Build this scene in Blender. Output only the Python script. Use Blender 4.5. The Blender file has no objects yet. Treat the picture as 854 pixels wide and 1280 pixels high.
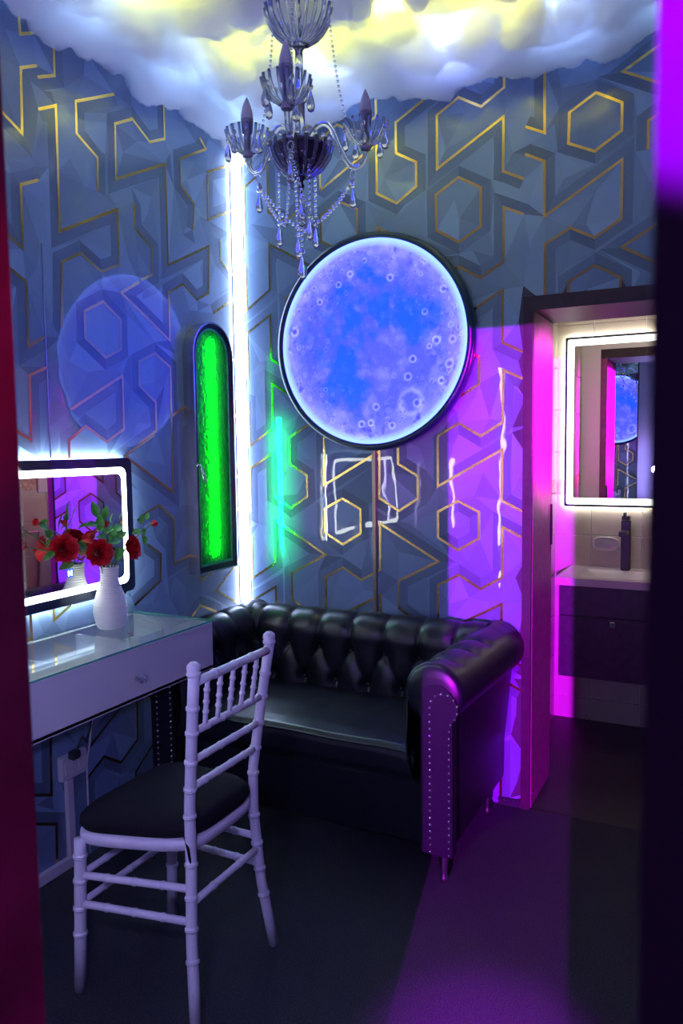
import bpy, math, random
import numpy as np
from mathutils import Vector, Matrix, noise
from mathutils.geometry import delaunay_2d_cdt
PI = math.pi
S = bpy.context.scene
COL = S.collection
random.seed(7)
# ------------------------------------------------------------------ camera
F_PX, PITCH, ROLL, YAW = 972.4, math.radians(4.766), math.radians(-.751), math.radians(26.96)
CAM = Vector((2.117, -3.112, 1.5))
_v = Vector((-math.sin(YAW) * math.cos(PITCH), math.cos(YAW) * math.cos(PITCH), -math.sin(PITCH)))
_r = Vector((math.cos(YAW), math.sin(YAW), 0))
_u = _r.cross(_v)
_r2 = math.cos(ROLL) * _r + math.sin(ROLL) * _u
_u2 = -math.sin(ROLL) * _r + math.cos(ROLL) * _u
cd = bpy.data.cameras.new('camera')
cam = bpy.data.objects.new('camera', cd)
COL.objects.link(cam)
cam.matrix_world = Matrix(((_r2.x, _u2.x, -_v.x, CAM.x), (_r2.y, _u2.y, -_v.y, CAM.y), (_r2.z, _u2.z, -_v.z, CAM.z), (0, 0, 0, 1)))
cd.sensor_fit = 'VERTICAL'
cd.sensor_height = 36
cd.lens = 36 * F_PX / 1280
cd.clip_start = .01
cd.dof.use_dof = True
cd.dof.focus_distance = 3.0
cd.dof.aperture_fstop = 8.0
S.camera = cam
# ------------------------------------------------------------------ world, exposure
S.view_settings.view_transform = 'Standard'
S.view_settings.look = 'None'
S.view_settings.gamma = 1
S.view_settings.exposure = 0.0
S.view_settings.use_curve_mapping = False
w = bpy.data.worlds.new('world')
S.world = w
w.use_nodes = True
w.node_tree.nodes['Background'].inputs[0].default_value = (.25, .3, .6, 1)
w.node_tree.nodes['Background'].inputs[1].default_value = .012
S.cycles.max_bounces = 24
S.cycles.diffuse_bounces = 4
S.cycles.transmission_bounces = 10
S.cycles.glossy_bounces = 6
S.cycles.caustics_reflective = False
S.cycles.caustics_refractive = False
S.cycles.sample_clamp_indirect = 4.0

# ------------------------------------------------------------------ lamps
def lamp(name, kind, loc, col, energy, size=.05, target=None, spot=None, blend=.1):
    d = bpy.data.lights.new(name, kind)
    o = bpy.data.objects.new(name, d)
    COL.objects.link(o)
    o.location = loc
    d.color = col
    d.energy = energy
    if kind in ('POINT', 'SPOT'):
        d.shadow_soft_size = size
    if kind == 'AREA':
        d.shape = 'DISK'
        d.size = size
    if kind == 'SPOT':
        d.spot_size = spot
        d.spot_blend = blend
    if target is not None:
        o.rotation_euler = (Vector(target) - Vector(loc)).to_track_quat('-Z', 'Y').to_euler()
    return o

# the purple lamp far down the corridor: its beam comes through the doorway the camera stands in
lamp('corridor_purple_spot', 'SPOT', (3.80, -12.5, 2.10), (.60, .003, 1.0), 17500, .03, (1.35, 0, 1.0), math.radians(13), .0)
# unseen magenta lamp near the right wall, placed to light the bathroom door jamb
lamp('magenta_spot', 'SPOT', (2.25, -.115, 1.72), (1.0, .0, .92), 420, .012, (1.40, .19, 1.62), math.radians(50), .9)
# unseen red lamp inside the room, placed to light the near doorway's left jamb
lamp('red_spot', 'SPOT', (2.28, -2.52, 1.62), (1.0, .0, .10), 26, .03, (1.635, -2.715, 1.58), math.radians(21), .9)
# unseen purple spot added for the lit patch on the right doorway face
lamp('added_jamb_spot', 'SPOT', (2.25, -3.75, 2.10), (.36, .0, 1.0), 120, .005, (2.18, -2.9, 1.80), math.radians(27), .05)
lamp('corridor_fill', 'POINT', (2.4, -3.8, 1.6), (.45, .12, 1.0), .9, .05)  # dim purple fill, added to lift the dark doorway face
lamp('added_low_spot', 'SPOT', (2.22, -3.6, .7), (.42, .0, 1.0), 6, .005, (2.15, -2.9, 1.06), math.radians(30), .2)  # added spot for the faint purple streak low on the same face
# unseen purple spot added over the doorway for the bright pool on the carpet
lamp('carpet_purple_spot', 'SPOT', (1.87, -2.50, 2.60), (.55, .0, 1.0), 1200, .05, (1.60, -1.36, 0), math.radians(14), 1.0)

# unseen lavender fill added near the front wall for the chair and desk
lamp('lavender_fill', 'POINT', (1.42, -2.60, 1.25), (.40, .36, 1.0), 26, .03)

# LED lamps buried in the cotton cloud
for i, (x, y, z, c, e) in enumerate([
    (.16, -.18, 3.0, (.28, .50, 1), 9), (.14, -.62, 3.0, (.28, .50, 1), 8), (.14, -1.08, 3.02, (.28, .50, 1), 8),
    (.14, -1.6, 3.12, (.28, .50, 1), 7), (.62, -.15, 3.0, (.27, .42, 1), 9), (1.1, -.15, 3.0, (.27, .36, 1), 8),
    (1.55, -.16, 3.02, (.28, .44, 1), 8), (1.98, -.18, 3.02, (.28, .50, 1), 9), (2.15, -.7, 3.02, (.28, .40, 1), 6),
    (.46, -.60, 3.0, (.88, .98, .04), 6), (.66, -.42, 3.02, (.88, .98, .04), 4), (.98, -.50, 3.0, (.88, .98, .04), 5),
    (1.32, -.48, 3.0, (1, 1, .04), 7), (1.50, -.60, 3.0, (1, 1, .04), 4), (.40, -1.05, 3.0, (.88, .98, .04), 4), (1.0, -1.3, 3.12, (.9, .9, .2), 6),
    (1.7, -1.5, 3.12, (.27, .42, 1), 7), (.8, -2.1, 3.12, (.27, .42, 1), 8), (1.7, -2.3, 3.12, (.28, .40, 1), 8)]):
    lamp('cloud_lamp', 'AREA', (x, y, z + .02), c, e * (6.0 if c[2] == 1 else 6.0), .15, (x, y, 4.0))   # strips glued facing up into the cotton

# ------------------------------------------------------------------ materials
def mat(name, base=(.5, .5, .5), rough=.5, metal=0, **k):
    m = bpy.data.materials.new(name)
    m.use_nodes = True
    p = m.node_tree.nodes['Principled BSDF']
    p.inputs['Base Color'].default_value = (*base, 1)
    p.inputs['Roughness'].default_value = rough
    p.inputs['Metallic'].default_value = metal
    for kk, vv in k.items():
        p.inputs[kk.replace('_', ' ')].default_value = vv
    return m
def P(m): return m.node_tree.nodes['Principled BSDF']
def N(m, t): return m.node_tree.nodes.new(t)
def L(m, a, b): m.node_tree.links.new(a, b)
def emis(name, col, s):
    m = mat(name, (.0, .0, .0), .4)
    P(m).inputs['Emission Color'].default_value = (*col, 1)
    P(m).inputs['Emission Strength'].default_value = s
    return m
def bumpy(m, scale, strength, dist=.01, detail=4, inp='Normal', vary=0):
    tc = N(m, 'ShaderNodeTexCoord'); n = N(m, 'ShaderNodeTexNoise'); b = N(m, 'ShaderNodeBump')
    n.inputs['Scale'].default_value = scale; n.inputs['Detail'].default_value = detail
    b.inputs['Strength'].default_value = strength; b.inputs['Distance'].default_value = dist
    L(m, tc.outputs['Object'], n.inputs['Vector']); L(m, n.outputs['Fac'], b.inputs['Height']); L(m, b.outputs['Normal'], P(m).inputs[inp])
    if vary:
        c = P(m).inputs['Base Color'].default_value[:3]
        r = N(m, 'ShaderNodeValToRGB')
        r.color_ramp.elements[0].position = .3; r.color_ramp.elements[1].position = .7
        r.color_ramp.elements[0].color = (*[x * (1 - vary) for x in c], 1); r.color_ramp.elements[1].color = (*[min(1, x * (1 + vary)) for x in c], 1)
        L(m, n.outputs['Fac'], r.inputs['Fac']); L(m, r.outputs['Color'], P(m).inputs['Base Color'])
    return m
def glossy_coat(m, w_, rough=.012, ior=1.6):
    P(m).inputs['Coat Weight'].default_value = w_; P(m).inputs['Coat Roughness'].default_value = rough; P(m).inputs['Coat IOR'].default_value = ior

M_paper = mat('wallpaper_print', (.3, .34, .42), .45)
at = N(M_paper, 'ShaderNodeAttribute'); at.attribute_name = 'tone'
L(M_paper, at.outputs['Color'], P(M_paper).inputs['Base Color'])
glossy_coat(M_paper, 1.0)
_tc = N(M_paper, 'ShaderNodeTexCoord'); _n = N(M_paper, 'ShaderNodeTexNoise'); _b = N(M_paper, 'ShaderNodeBump')
_n.inputs['Scale'].default_value = 5; _n.inputs['Detail'].default_value = 2
_b.inputs['Strength'].default_value = .12; _b.inputs['Distance'].default_value = .01
L(M_paper, _tc.outputs['Object'], _n.inputs['Vector']); L(M_paper, _n.outputs['Fac'], _b.inputs['Height']); L(M_paper, _b.outputs['Normal'], P(M_paper).inputs['Coat Normal'])
M_gold = bumpy(mat('gold_foil', (.75, .52, .16), .22, 1.0), 6, .12)
M_wall = bumpy(mat('dark_wall_paint', (.05, .05, .07), .6), 60, .1)
M_carpet = bumpy(mat('dark_carpet', (.032, .036, .046), .75), 230, 1.0, .012, 5, vary=.75)
P(M_carpet).inputs['Specular IOR Level'].default_value = .35
M_bathfloor = bumpy(mat('bathroom_floor', (.03, .03, .035), .5), 20, .1)
M_ceiling = bumpy(mat('ceiling_paint', (.3, .3, .36), .8), 40, .05)
M_frame = bumpy(mat('dark_door_frame', (.030, .012, .020), .5), 30, .05, vary=.3)
M_jamb = bumpy(mat('red_brown_door_jamb', (.26, .03, .18), .45), 25, .05, vary=.25)
M_nearframe = bumpy(mat('near_door_frame', (.045, .010, .014), .14), 14, .10, vary=.3)
M_nearwall = bumpy(mat('corridor_paint', (.30, .26, .34), .4), 50, .05)
M_tile = bumpy(mat('beige_tile', (.52, .47, .40), .22), 8, .02, vary=.06)
M_grout = bumpy(mat('grout', (.80, .78, .74), .8), 100, .1)
M_decor = bumpy(mat('decor_tile', (.52, .36, .26), .25), 30, .05, vary=.4)
M_white = bumpy(mat('white_gloss_paint', (.72, .70, .76), .32), 40, .02)
M_chair = bumpy(mat('white_resin', (.80, .76, .86), .35), 60, .03)
M_cushion = bumpy(mat('black_cushion_cloth', (.012, .012, .015), .85), 400, .25, .003)
P(M_cushion).inputs['Specular IOR Level'].default_value = .12
M_leather = bumpy(mat('black_leather', (.009, .011, .016), .36), 260, .18, .002)
M_chrome = bumpy(mat('chrome', (.85, .85, .88), .08, 1), 20, .01)
M_silver = bumpy(mat('brushed_silver', (.55, .55, .58), .25, 1), 80, .04)
M_black = bumpy(mat('black_paint', (.012, .012, .016), .3), 50, .03)
M_navy = bumpy(mat('dark_navy_rim', (.006, .025, .06), .3), 50, .03)
M_mirror = bumpy(mat('mirror_silver', (.86, .88, .90), .0, 1), 3, .0)
M_mborder = bumpy(mat('dark_mirror_border', (.03, .04, .08), .06, 0), 3, .0)
M_glass = bumpy(mat('clear_glass', (.97, .98, 1), .0, 0, Transmission_Weight=1, IOR=1.45), 5, .0)
M_crystal = bumpy(mat('crystal_glass', (.95, .96, 1), .01, 0, Transmission_Weight=.92, IOR=1.52), 5, .0)
M_purpleglass = bumpy(mat('dark_purple_bowl', (.10, .05, .16), .08, .85), 20, .02)
M_pane = bumpy(mat('green_edged_glass', (.86, .97, .93), .0, 0, Transmission_Weight=1, IOR=1.45), 5, .0)
def thin_glass(name, tint, blend, rough=.0):
    m = bpy.data.materials.new(name); m.use_nodes = True; nt = m.node_tree; nt.nodes.remove(P(m))
    a = N(m, 'ShaderNodeBsdfTransparent'); a.inputs[0].default_value = (*tint, 1); b = N(m, 'ShaderNodeBsdfGlossy'); b.inputs['Roughness'].default_value = rough
    w_ = N(m, 'ShaderNodeLayerWeight'); w_.inputs['Blend'].default_value = .5; x = N(m, 'ShaderNodeMixShader')
    pw = N(m, 'ShaderNodeMath'); pw.operation = 'POWER'; pw.inputs[1].default_value = 4; L(m, w_.outputs['Facing'], pw.inputs[0])
    ma = N(m, 'ShaderNodeMath'); ma.operation = 'MULTIPLY_ADD'; ma.inputs[1].default_value = blend; ma.inputs[2].default_value = .05; L(m, pw.outputs[0], ma.inputs[0])
    L(m, ma.outputs[0], x.inputs[0]); L(m, a.outputs[0], x.inputs[1]); L(m, b.outputs[0], x.inputs[2]); L(m, x.outputs[0], nt.nodes['Material Output'].inputs[0])
    return m
M_pane = thin_glass('thin_clear_pane', (.93, .98, .96), .7)
M_bowl = thin_glass('ribbed_clear_glass', (.90, .92, .97), .75, .03)
M_paneedge = bumpy(mat('green_glass_edge', (.10, .42, .33), .1), 30, .02)
M_greenglass = bumpy(mat('rippled_green_glass', (.10, .95, .28), .05, 0, Transmission_Weight=1, IOR=1.45), 45, 1.0, .018, 3)
_gt = N(M_greenglass, 'ShaderNodeBsdfTranslucent'); _gt.inputs[0].default_value = (.02, .8, .25, 1); _gm = N(M_greenglass, 'ShaderNodeMixShader'); _gm.inputs[0].default_value = .12
L(M_greenglass, P(M_greenglass).outputs[0], _gm.inputs[1]); L(M_greenglass, _gt.outputs[0], _gm.inputs[2]); L(M_greenglass, _gm.outputs[0], M_greenglass.node_tree.nodes['Material Output'].inputs[0])
M_greenback = bumpy(mat('green_back_panel', (.06, .55, .22), .5), 40, .1, vary=.3)
M_led = emis('white_led', (.93, 1, .97), 11.0)
M_ledback = emis('white_led_backlight', (.85, .95, 1), 85.0)
M_bathback = emis('bathroom_backlight', (1, .97, .82), 34.0)
M_bathled = emis('bathroom_led', (.92, 1, .88), 4.0)
M_tube = emis('corner_tube_led', (.50, .64, 1), 34.0)
M_fronttube = emis('front_tube_led', (.66, .60, 1), 24.0)
M_greenled = emis('green_led', (.0, 1, .012), 12.0)
M_blueicon = emis('blue_touch_icon', (.05, .15, 1), 1.2)
M_bulb = bumpy(mat('frosted_bulb', (.80, .80, .86), .5), 30, .02)
M_sleeve = bumpy(mat('bulb_sleeve', (.48, .45, .58), .4), 30, .02)
M_vase = bumpy(mat('white_ceramic', (.82, .82, .80), .3), 30, .02)
M_petal = bumpy(mat('red_petal', (.60, .003, .012), .6), 60, .2, vary=.3)
M_leaf = bumpy(mat('green_leaf', (.07, .34, .03), .45), 40, .2, vary=.45)
M_stem = bumpy(mat('green_stem', (.08, .22, .05), .5), 60, .1)
M_plastic = bumpy(mat('white_plastic', (.66, .64, .72), .35), 60, .02)
M_cable = bumpy(mat('dark_cable', (.03, .03, .04), .4), 60, .05)
M_wcable = bumpy(mat('bronze_conduit', (.30, .24, .18), .3, .8), 60, .05)
M_towel = bumpy(mat('grey_towel', (.50, .50, .53), .95), 160, .5, .004, vary=.15)
M_cabinet = bumpy(mat('dark_cabinet_wood', (.035, .025, .045), .35), 30, .08, vary=.3)
M_basin = bumpy(mat('white_basin', (.62, .60, .64), .15), 30, .01)
# cotton cloud: white fibre that lets light through
M_cloud = mat('cotton_cloud', (.82, .84, .90), 1.0)
_nt = M_cloud.node_tree
_vs = N(M_cloud, 'ShaderNodeVolumeScatter'); _vs.inputs['Color'].default_value = (.96, .96, .98, 1); _vs.inputs['Density'].default_value = 34
_nt.nodes.remove(P(M_cloud))
L(M_cloud, _vs.outputs[0], _nt.nodes['Material Output'].inputs['Volume'])
S.cycles.volume_bounces = 24

# ------------------------------------------------------------------ mesh helpers
class MB:
    def __init__(s): s.v = []; s.f = []; s.smooth = []
    def add(s, vs, fs, sm=False):
        o = len(s.v); s.v += [tuple(x) for x in vs]
        s.f += [tuple(i + o for i in f) for f in fs]; s.smooth += [sm] * len(fs)
        return s
    def box(s, x0, x1, y0, y1, z0, z1):
        vs = [(x, y, z) for z in (z0, z1) for y in (y0, y1) for x in (x0, x1)]
        return s.add(vs, [(0, 2, 3, 1), (4, 5, 7, 6), (0, 1, 5, 4), (2, 6, 7, 3), (0, 4, 6, 2), (1, 3, 7, 5)])
    def bbox(s, x0, x1, y0, y1, z0, z1, b=.003):
        # box with chamfered edges
        xs, ys, zs = (x0, x1), (y0, y1), (z0, z1)
        vs = []; idx = {}
        for i in (0, 1):
            for j in (0, 1):
                for k in (0, 1):
                    sx, sy, sz = (1 - 2 * i) * b, (1 - 2 * j) * b, (1 - 2 * k) * b
                    for ax, p in (('x', (xs[i], ys[j] + sy, zs[k] + sz)), ('y', (xs[i] + sx, ys[j], zs[k] + sz)), ('z', (xs[i] + sx, ys[j] + sy, zs[k]))):
                        idx[(i, j, k, ax)] = len(vs); vs.append(p)
        fs = []
        g = lambda *a: idx[a]
        for i in (0, 1): fs.append([g(i, 0, 0, 'x'), g(i, 1, 0, 'x'), g(i, 1, 1, 'x'), g(i, 0, 1, 'x')])
        for j in (0, 1): fs.append([g(0, j, 0, 'y'), g(1, j, 0, 'y'), g(1, j, 1, 'y'), g(0, j, 1, 'y')])
        for k in (0, 1): fs.append([g(0, 0, k, 'z'), g(1, 0, k, 'z'), g(1, 1, k, 'z'), g(0, 1, k, 'z')])
        for i in (0, 1):
            for j in (0, 1): fs.append([g(i, j, 0, 'x'), g(i, j, 1, 'x'), g(i, j, 1, 'y'), g(i, j, 0, 'y')])
            for k in (0, 1): fs.append([g(i, 0, k, 'x'), g(i, 1, k, 'x'), g(i, 1, k, 'z'), g(i, 0, k, 'z')])
        for j in (0, 1):
            for k in (0, 1): fs.append([g(0, j, k, 'y'), g(1, j, k, 'y'), g(1, j, k, 'z'), g(0, j, k, 'z')])
        for i in (0, 1):
            for j in (0, 1):
                for k in (0, 1): fs.append([g(i, j, k, 'x'), g(i, j, k, 'y'), g(i, j, k, 'z')])
        c = Vector(((x0 + x1) / 2, (y0 + y1) / 2, (z0 + z1) / 2))
        out = []
        for f in fs:
            a, b_, c_ = (Vector(vs[q]) for q in f[:3])
            n = (b_ - a).cross(c_ - a); m_ = sum((Vector(vs[q]) for q in f), Vector()) / len(f)
            out.append(f if n.dot(m_ - c) > 0 else f[::-1])
        return s.add(vs, out)
    def lathe(s, prof, c=(0, 0, 0), n=24, axis=(0, 0, 1), rib=None, cap=False):
        # prof: (radius, height) ; rib(angle, j) scales radius
        ax = Vector(axis).normalized(); q = ax.to_track_quat('Z', 'Y'); c = Vector(c)
        vs = []
        for j, (r, h) in enumerate(prof):
            for i in range(n):
                a = 2 * PI * i / n; rr = r * (rib(a, j) if rib else 1)
                vs.append(c + q @ Vector((rr * math.cos(a), rr * math.sin(a), h)))
        fs = [(j * n + i, j * n + (i + 1) % n, (j + 1) * n + (i + 1) % n, (j + 1) * n + i) for j in range(len(prof) - 1) for i in range(n)]
        if cap: fs += [tuple(range(n))[::-1], tuple((len(prof) - 1) * n + i for i in range(n))]
        return s.add(vs, fs, True)
    def tube(s, pts, r, n=8, cap=True):
        pts = [Vector(p) for p in pts]; m = len(pts)
        rs = r if isinstance(r, (list, tuple)) else [r] * m
        vs = []; up = None
        for i, p in enumerate(pts):
            t = (pts[min(i + 1, m - 1)] - pts[max(i - 1, 0)]).normalized()
            if up is None:
                up = t.orthogonal().normalized()
            else:
                up = (up - t * up.dot(t)); up = up.normalized() if up.length > 1e-6 else t.orthogonal().normalized()
            b = t.cross(up)
            for k in range(n):
                a = 2 * PI * k / n; vs.append(p + (up * math.cos(a) + b * math.sin(a)) * rs[i])
        fs = [(j * n + i, j * n + (i + 1) % n, (j + 1) * n + (i + 1) % n, (j + 1) * n + i) for j in range(m - 1) for i in range(n)]
        if cap: fs += [tuple(range(n))[::-1], tuple((m - 1) * n + i for i in range(n))]
        return s.add(vs, fs, True)
    def ball(s, c, r, n=8, sz=1.0):
        h = max(3, n // 2 + 1)
        return s.lathe([(max(1e-4, r * math.sin(PI * k / h)), -r * sz * math.cos(PI * k / h)) for k in range(h + 1)], c, n)
    def grid(s, fn, nu, nv, sm=True, closed_u=False):
        vs = [fn(i / (nu if closed_u else nu - 1), j / (nv - 1)) for j in range(nv) for i in range(nu)]
        fs = [(j * nu + i, j * nu + (i + 1) % nu, (j + 1) * nu + (i + 1) % nu, (j + 1) * nu + i) for j in range(nv - 1) for i in range(nu if closed_u else nu - 1)]
        return s.add(vs, fs, sm)
    def prism(s, poly, a, b, plane='xz', sm=False):
        def q(p, t): return (p[0], t, p[1]) if plane == 'xz' else (t, p[0], p[1]) if plane == 'yz' else (p[0], p[1], t)
        n = len(poly); vs = [q(p, a) for p in poly] + [q(p, b) for p in poly]
        return s.add(vs, [tuple(range(n)), tuple(range(2 * n - 1, n - 1, -1))] + [(i, i + n, (i + 1) % n + n, (i + 1) % n) for i in range(n)], sm)
    def ringprism(s, po, pi, a, b, plane='yz'):
        def q(p, t): return (p[0], t, p[1]) if plane == 'xz' else (t, p[0], p[1]) if plane == 'yz' else (p[0], p[1], t)
        n = len(po); vs = [q(p, a) for p in po] + [q(p, a) for p in pi] + [q(p, b) for p in po] + [q(p, b) for p in pi]
        fs = []
        for i in range(n):
            k = (i + 1) % n
            fs += [(i, k, n + k, n + i), (2 * n + i, 3 * n + i, 3 * n + k, 2 * n + k), (i, 2 * n + i, 2 * n + k, k), (n + i, n + k, 3 * n + k, 3 * n + i)]
        return s.add(vs, fs)
    def build(s, name, m, parent=None, fix=True):
        me = bpy.data.meshes.new(name); me.from_pydata(s.v, [], s.f)
        me.polygons.foreach_set('use_smooth', s.smooth)
        if fix:
            import bmesh
            bm = bmesh.new(); bm.from_mesh(me); bmesh.ops.recalc_face_normals(bm, faces=bm.faces); bm.to_mesh(me); bm.free()
        me.materials.append(m); me.update()
        return link(name, me, parent)
def link(name, me, parent=None):
    o = bpy.data.objects.new(name, me); COL.objects.link(o)
    if parent is not None:
        o.parent = parent
        o.matrix_parent_inverse = parent_inv(parent)
    return o
def parent_inv(p):
    m = Matrix.Identity(4)
    chain = []
    while p is not None:
        chain.append(p); p = p.parent
    for c in reversed(chain):
        m = m @ (c.matrix_parent_inverse if c.parent else Matrix.Identity(4)) @ c.matrix_basis
    return m.inverted()
def tag(o, label, cat, group=None, kind=None):
    o['label'] = label; o['category'] = cat
    if group: o['group'] = group
    if kind: o['kind'] = kind
    return o
def thing(name, loc, label, cat, group=None):
    o = bpy.data.objects.new(name, None); COL.objects.link(o); o.location = loc; o.empty_display_size = .05
    return tag(o, label, cat, group)
def struct(o):
    o['kind'] = 'structure'; return o
def rrect(a0, a1, b0, b1, r, n=5):
    out = []
    for cx, cy, s in ((a1 - r, b1 - r, 0), (a0 + r, b1 - r, 90), (a0 + r, b0 + r, 180), (a1 - r, b0 + r, 270)):
        for k in range(n + 1):
            t = math.radians(s + 90 * k / n); out.append((cx + r * math.cos(t), cy + r * math.sin(t)))
    return out

# ------------------------------------------------------------------ the setting
def sbox(name, m, *b, parent=None):
    return struct(MB().box(*b).build(name, m, parent))
floor_o = sbox('floor', M_carpet, -.1, 2.9, -6.0, .0, -.1, .0)
bathfl = sbox('floor', M_bathfloor, 1.15, 2.4, .0, 1.35, -.1, -.004)
sbox('ceiling', M_ceiling, -.1, 2.45, -2.9, .36, 3.25, 3.35)
wl_ = sbox('wall_left', M_wall, -.1, -.004, -2.9, .36, -.0, 3.25)
m = MB()
m.box(-.0, 1.354, .004, .36, 0, 3.25).box(1.354, 2.16, .004, .36, 2.077, 3.25).box(2.16, 2.45, .004, .36, 0, 3.25)
wb_ = struct(m.build('wall_back', M_wall))
sbox('beam_blocker', M_wall, 2.288, 3.6, -4.1, -4.0, 0, 3.0)  # blocker added out of view to cut the purple beam's right edge
sbox('wall_right', M_wall, 2.35, 2.45, -2.7, .0, 0, 3.25)
m = MB()
m.box(-.0, 1.60, -2.9, -2.7, 0, 3.25).box(1.60, 2.097, -2.9, -2.7, 2.0, 3.25).box(2.097, 2.9, -2.9, -2.7, 0, 3.25)
wf_ = struct(m.build('wall_front', M_nearwall))
# casing of the doorway the camera looks through
m = MB().bbox(1.600, 1.6365, -2.905, -2.698, 0, 2.0, .002)
struct(m.build('trim_1', M_nearframe))
# bathroom door frame and its deep red jamb
dr = struct(MB().box(1.354, 1.390, -.014, .004, 0, 2.077).box(2.10, 2.16, -.014, .004, 0, 2.077).box(1.390, 2.10, -.014, .004, 2.022, 2.077).build('door_1', M_frame))
MB().bbox(1.354, 1.393, .004, .36, 0, 2.022, .002).build('jamb', M_jamb, dr)
MB().box(1.354, 2.16, .004, .36, 2.022, 2.077).build('lintel', M_frame, dr)
MB().box(2.10, 2.16, .004, .36, 0, 2.022).build('jamb', M_frame, dr)
MB().bbox(1.393, 1.400, .335, .35, 1.06, 1.24).build('latch_plate', M_black, dr)
sbox('baseboard_back', M_carpet, 1.26, 1.354, -.012, .0, 0, .03)

# --- wallpaper print: facets conforming to the gold lines of the pattern
Q = [(.450, 1.330), (.724, 1.480), (.722, 1.275), (.814, 1.221), (.902, 1.276), (.902, 1.373), (.812, 1.425), (.812, 1.548), (.993, 1.644), (.724, 1.797), (.722, 1.591), (.630, 1.540), (.538, 1.592), (.450, 1.541), (.450, 1.330)]
HX = [(.450, 1.222), (.539, 1.270), (.629, 1.224), (.629, 1.116), (.538, 1.062), (.450, 1.112), (.450, 1.222)]
C0 = [(0, 1.215), (.049, 1.197), (.049, 1.403), (.179, 1.478), (.179, 1.275), (.271, 1.221), (.359, 1.276), (.359, 1.373), (.269, 1.425), (.269, 1.548), (.450, 1.644), (.181, 1.797), (.179, 1.591), (.049, 1.510), (.049, 1.716), (0, 1.735)]
C1 = [(1.350, 1.233), (1.267, 1.275), (1.268, 1.482), (.993, 1.330), (.993, 1.541), (1.085, 1.592), (1.178, 1.538), (1.270, 1.592), (1.271, 1.800), (1.350, 1.762)]
sh = lambda p, a, b: [(x + a, z + b) for x, z in p]
back = []
for dz in (-1.268, -.634, 0, .634, 1.297):
    back += [sh(Q, 0, dz), sh(C0, 0, dz), sh(C1, 0, dz)]
for dz in (-.634, 0, .634):
    back += [sh(HX, 0, dz), sh(HX, .543, dz)]
back += [sh(HX, 0, 1.297), [(.988, 2.525), (1.084, 2.579), (1.177, 2.525), (1.177, 2.374), (1.086, 2.323), (.990, 2.384), (.988, 2.525)],
         [(1.426, 2.92), (1.428, 2.688), (1.354, 2.725)], [(1.354, 2.622), (1.428, 2.583), (1.430, 2.377), (1.712, 2.540), (1.711, 2.328), (1.618, 2.273), (1.527, 2.321), (1.433, 2.271), (1.434, 2.05)],
         [(1.521, 2.745), (1.616, 2.797), (1.709, 2.742), (1.708, 2.644), (1.614, 2.587), (1.517, 2.633), (1.521, 2.745)],
         [(1.90, 2.33), (1.717, 2.225), (1.90, 2.12)], [(1.90, 2.95), (1.710, 2.851), (1.90, 2.75)],
         [(1.523, 2.05), (1.523, 2.119), (1.619, 2.171), (1.712, 2.116), (1.712, 2.05)],
         [(2.25, 2.60), (1.98, 2.45), (1.98, 2.66), (1.89, 2.71), (1.80, 2.66), (1.80, 2.56)], [(2.0, 2.35), (2.09, 2.40), (2.18, 2.35), (2.18, 2.24), (2.09, 2.19), (2.0, 2.24), (2.0, 2.35)]]
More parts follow.
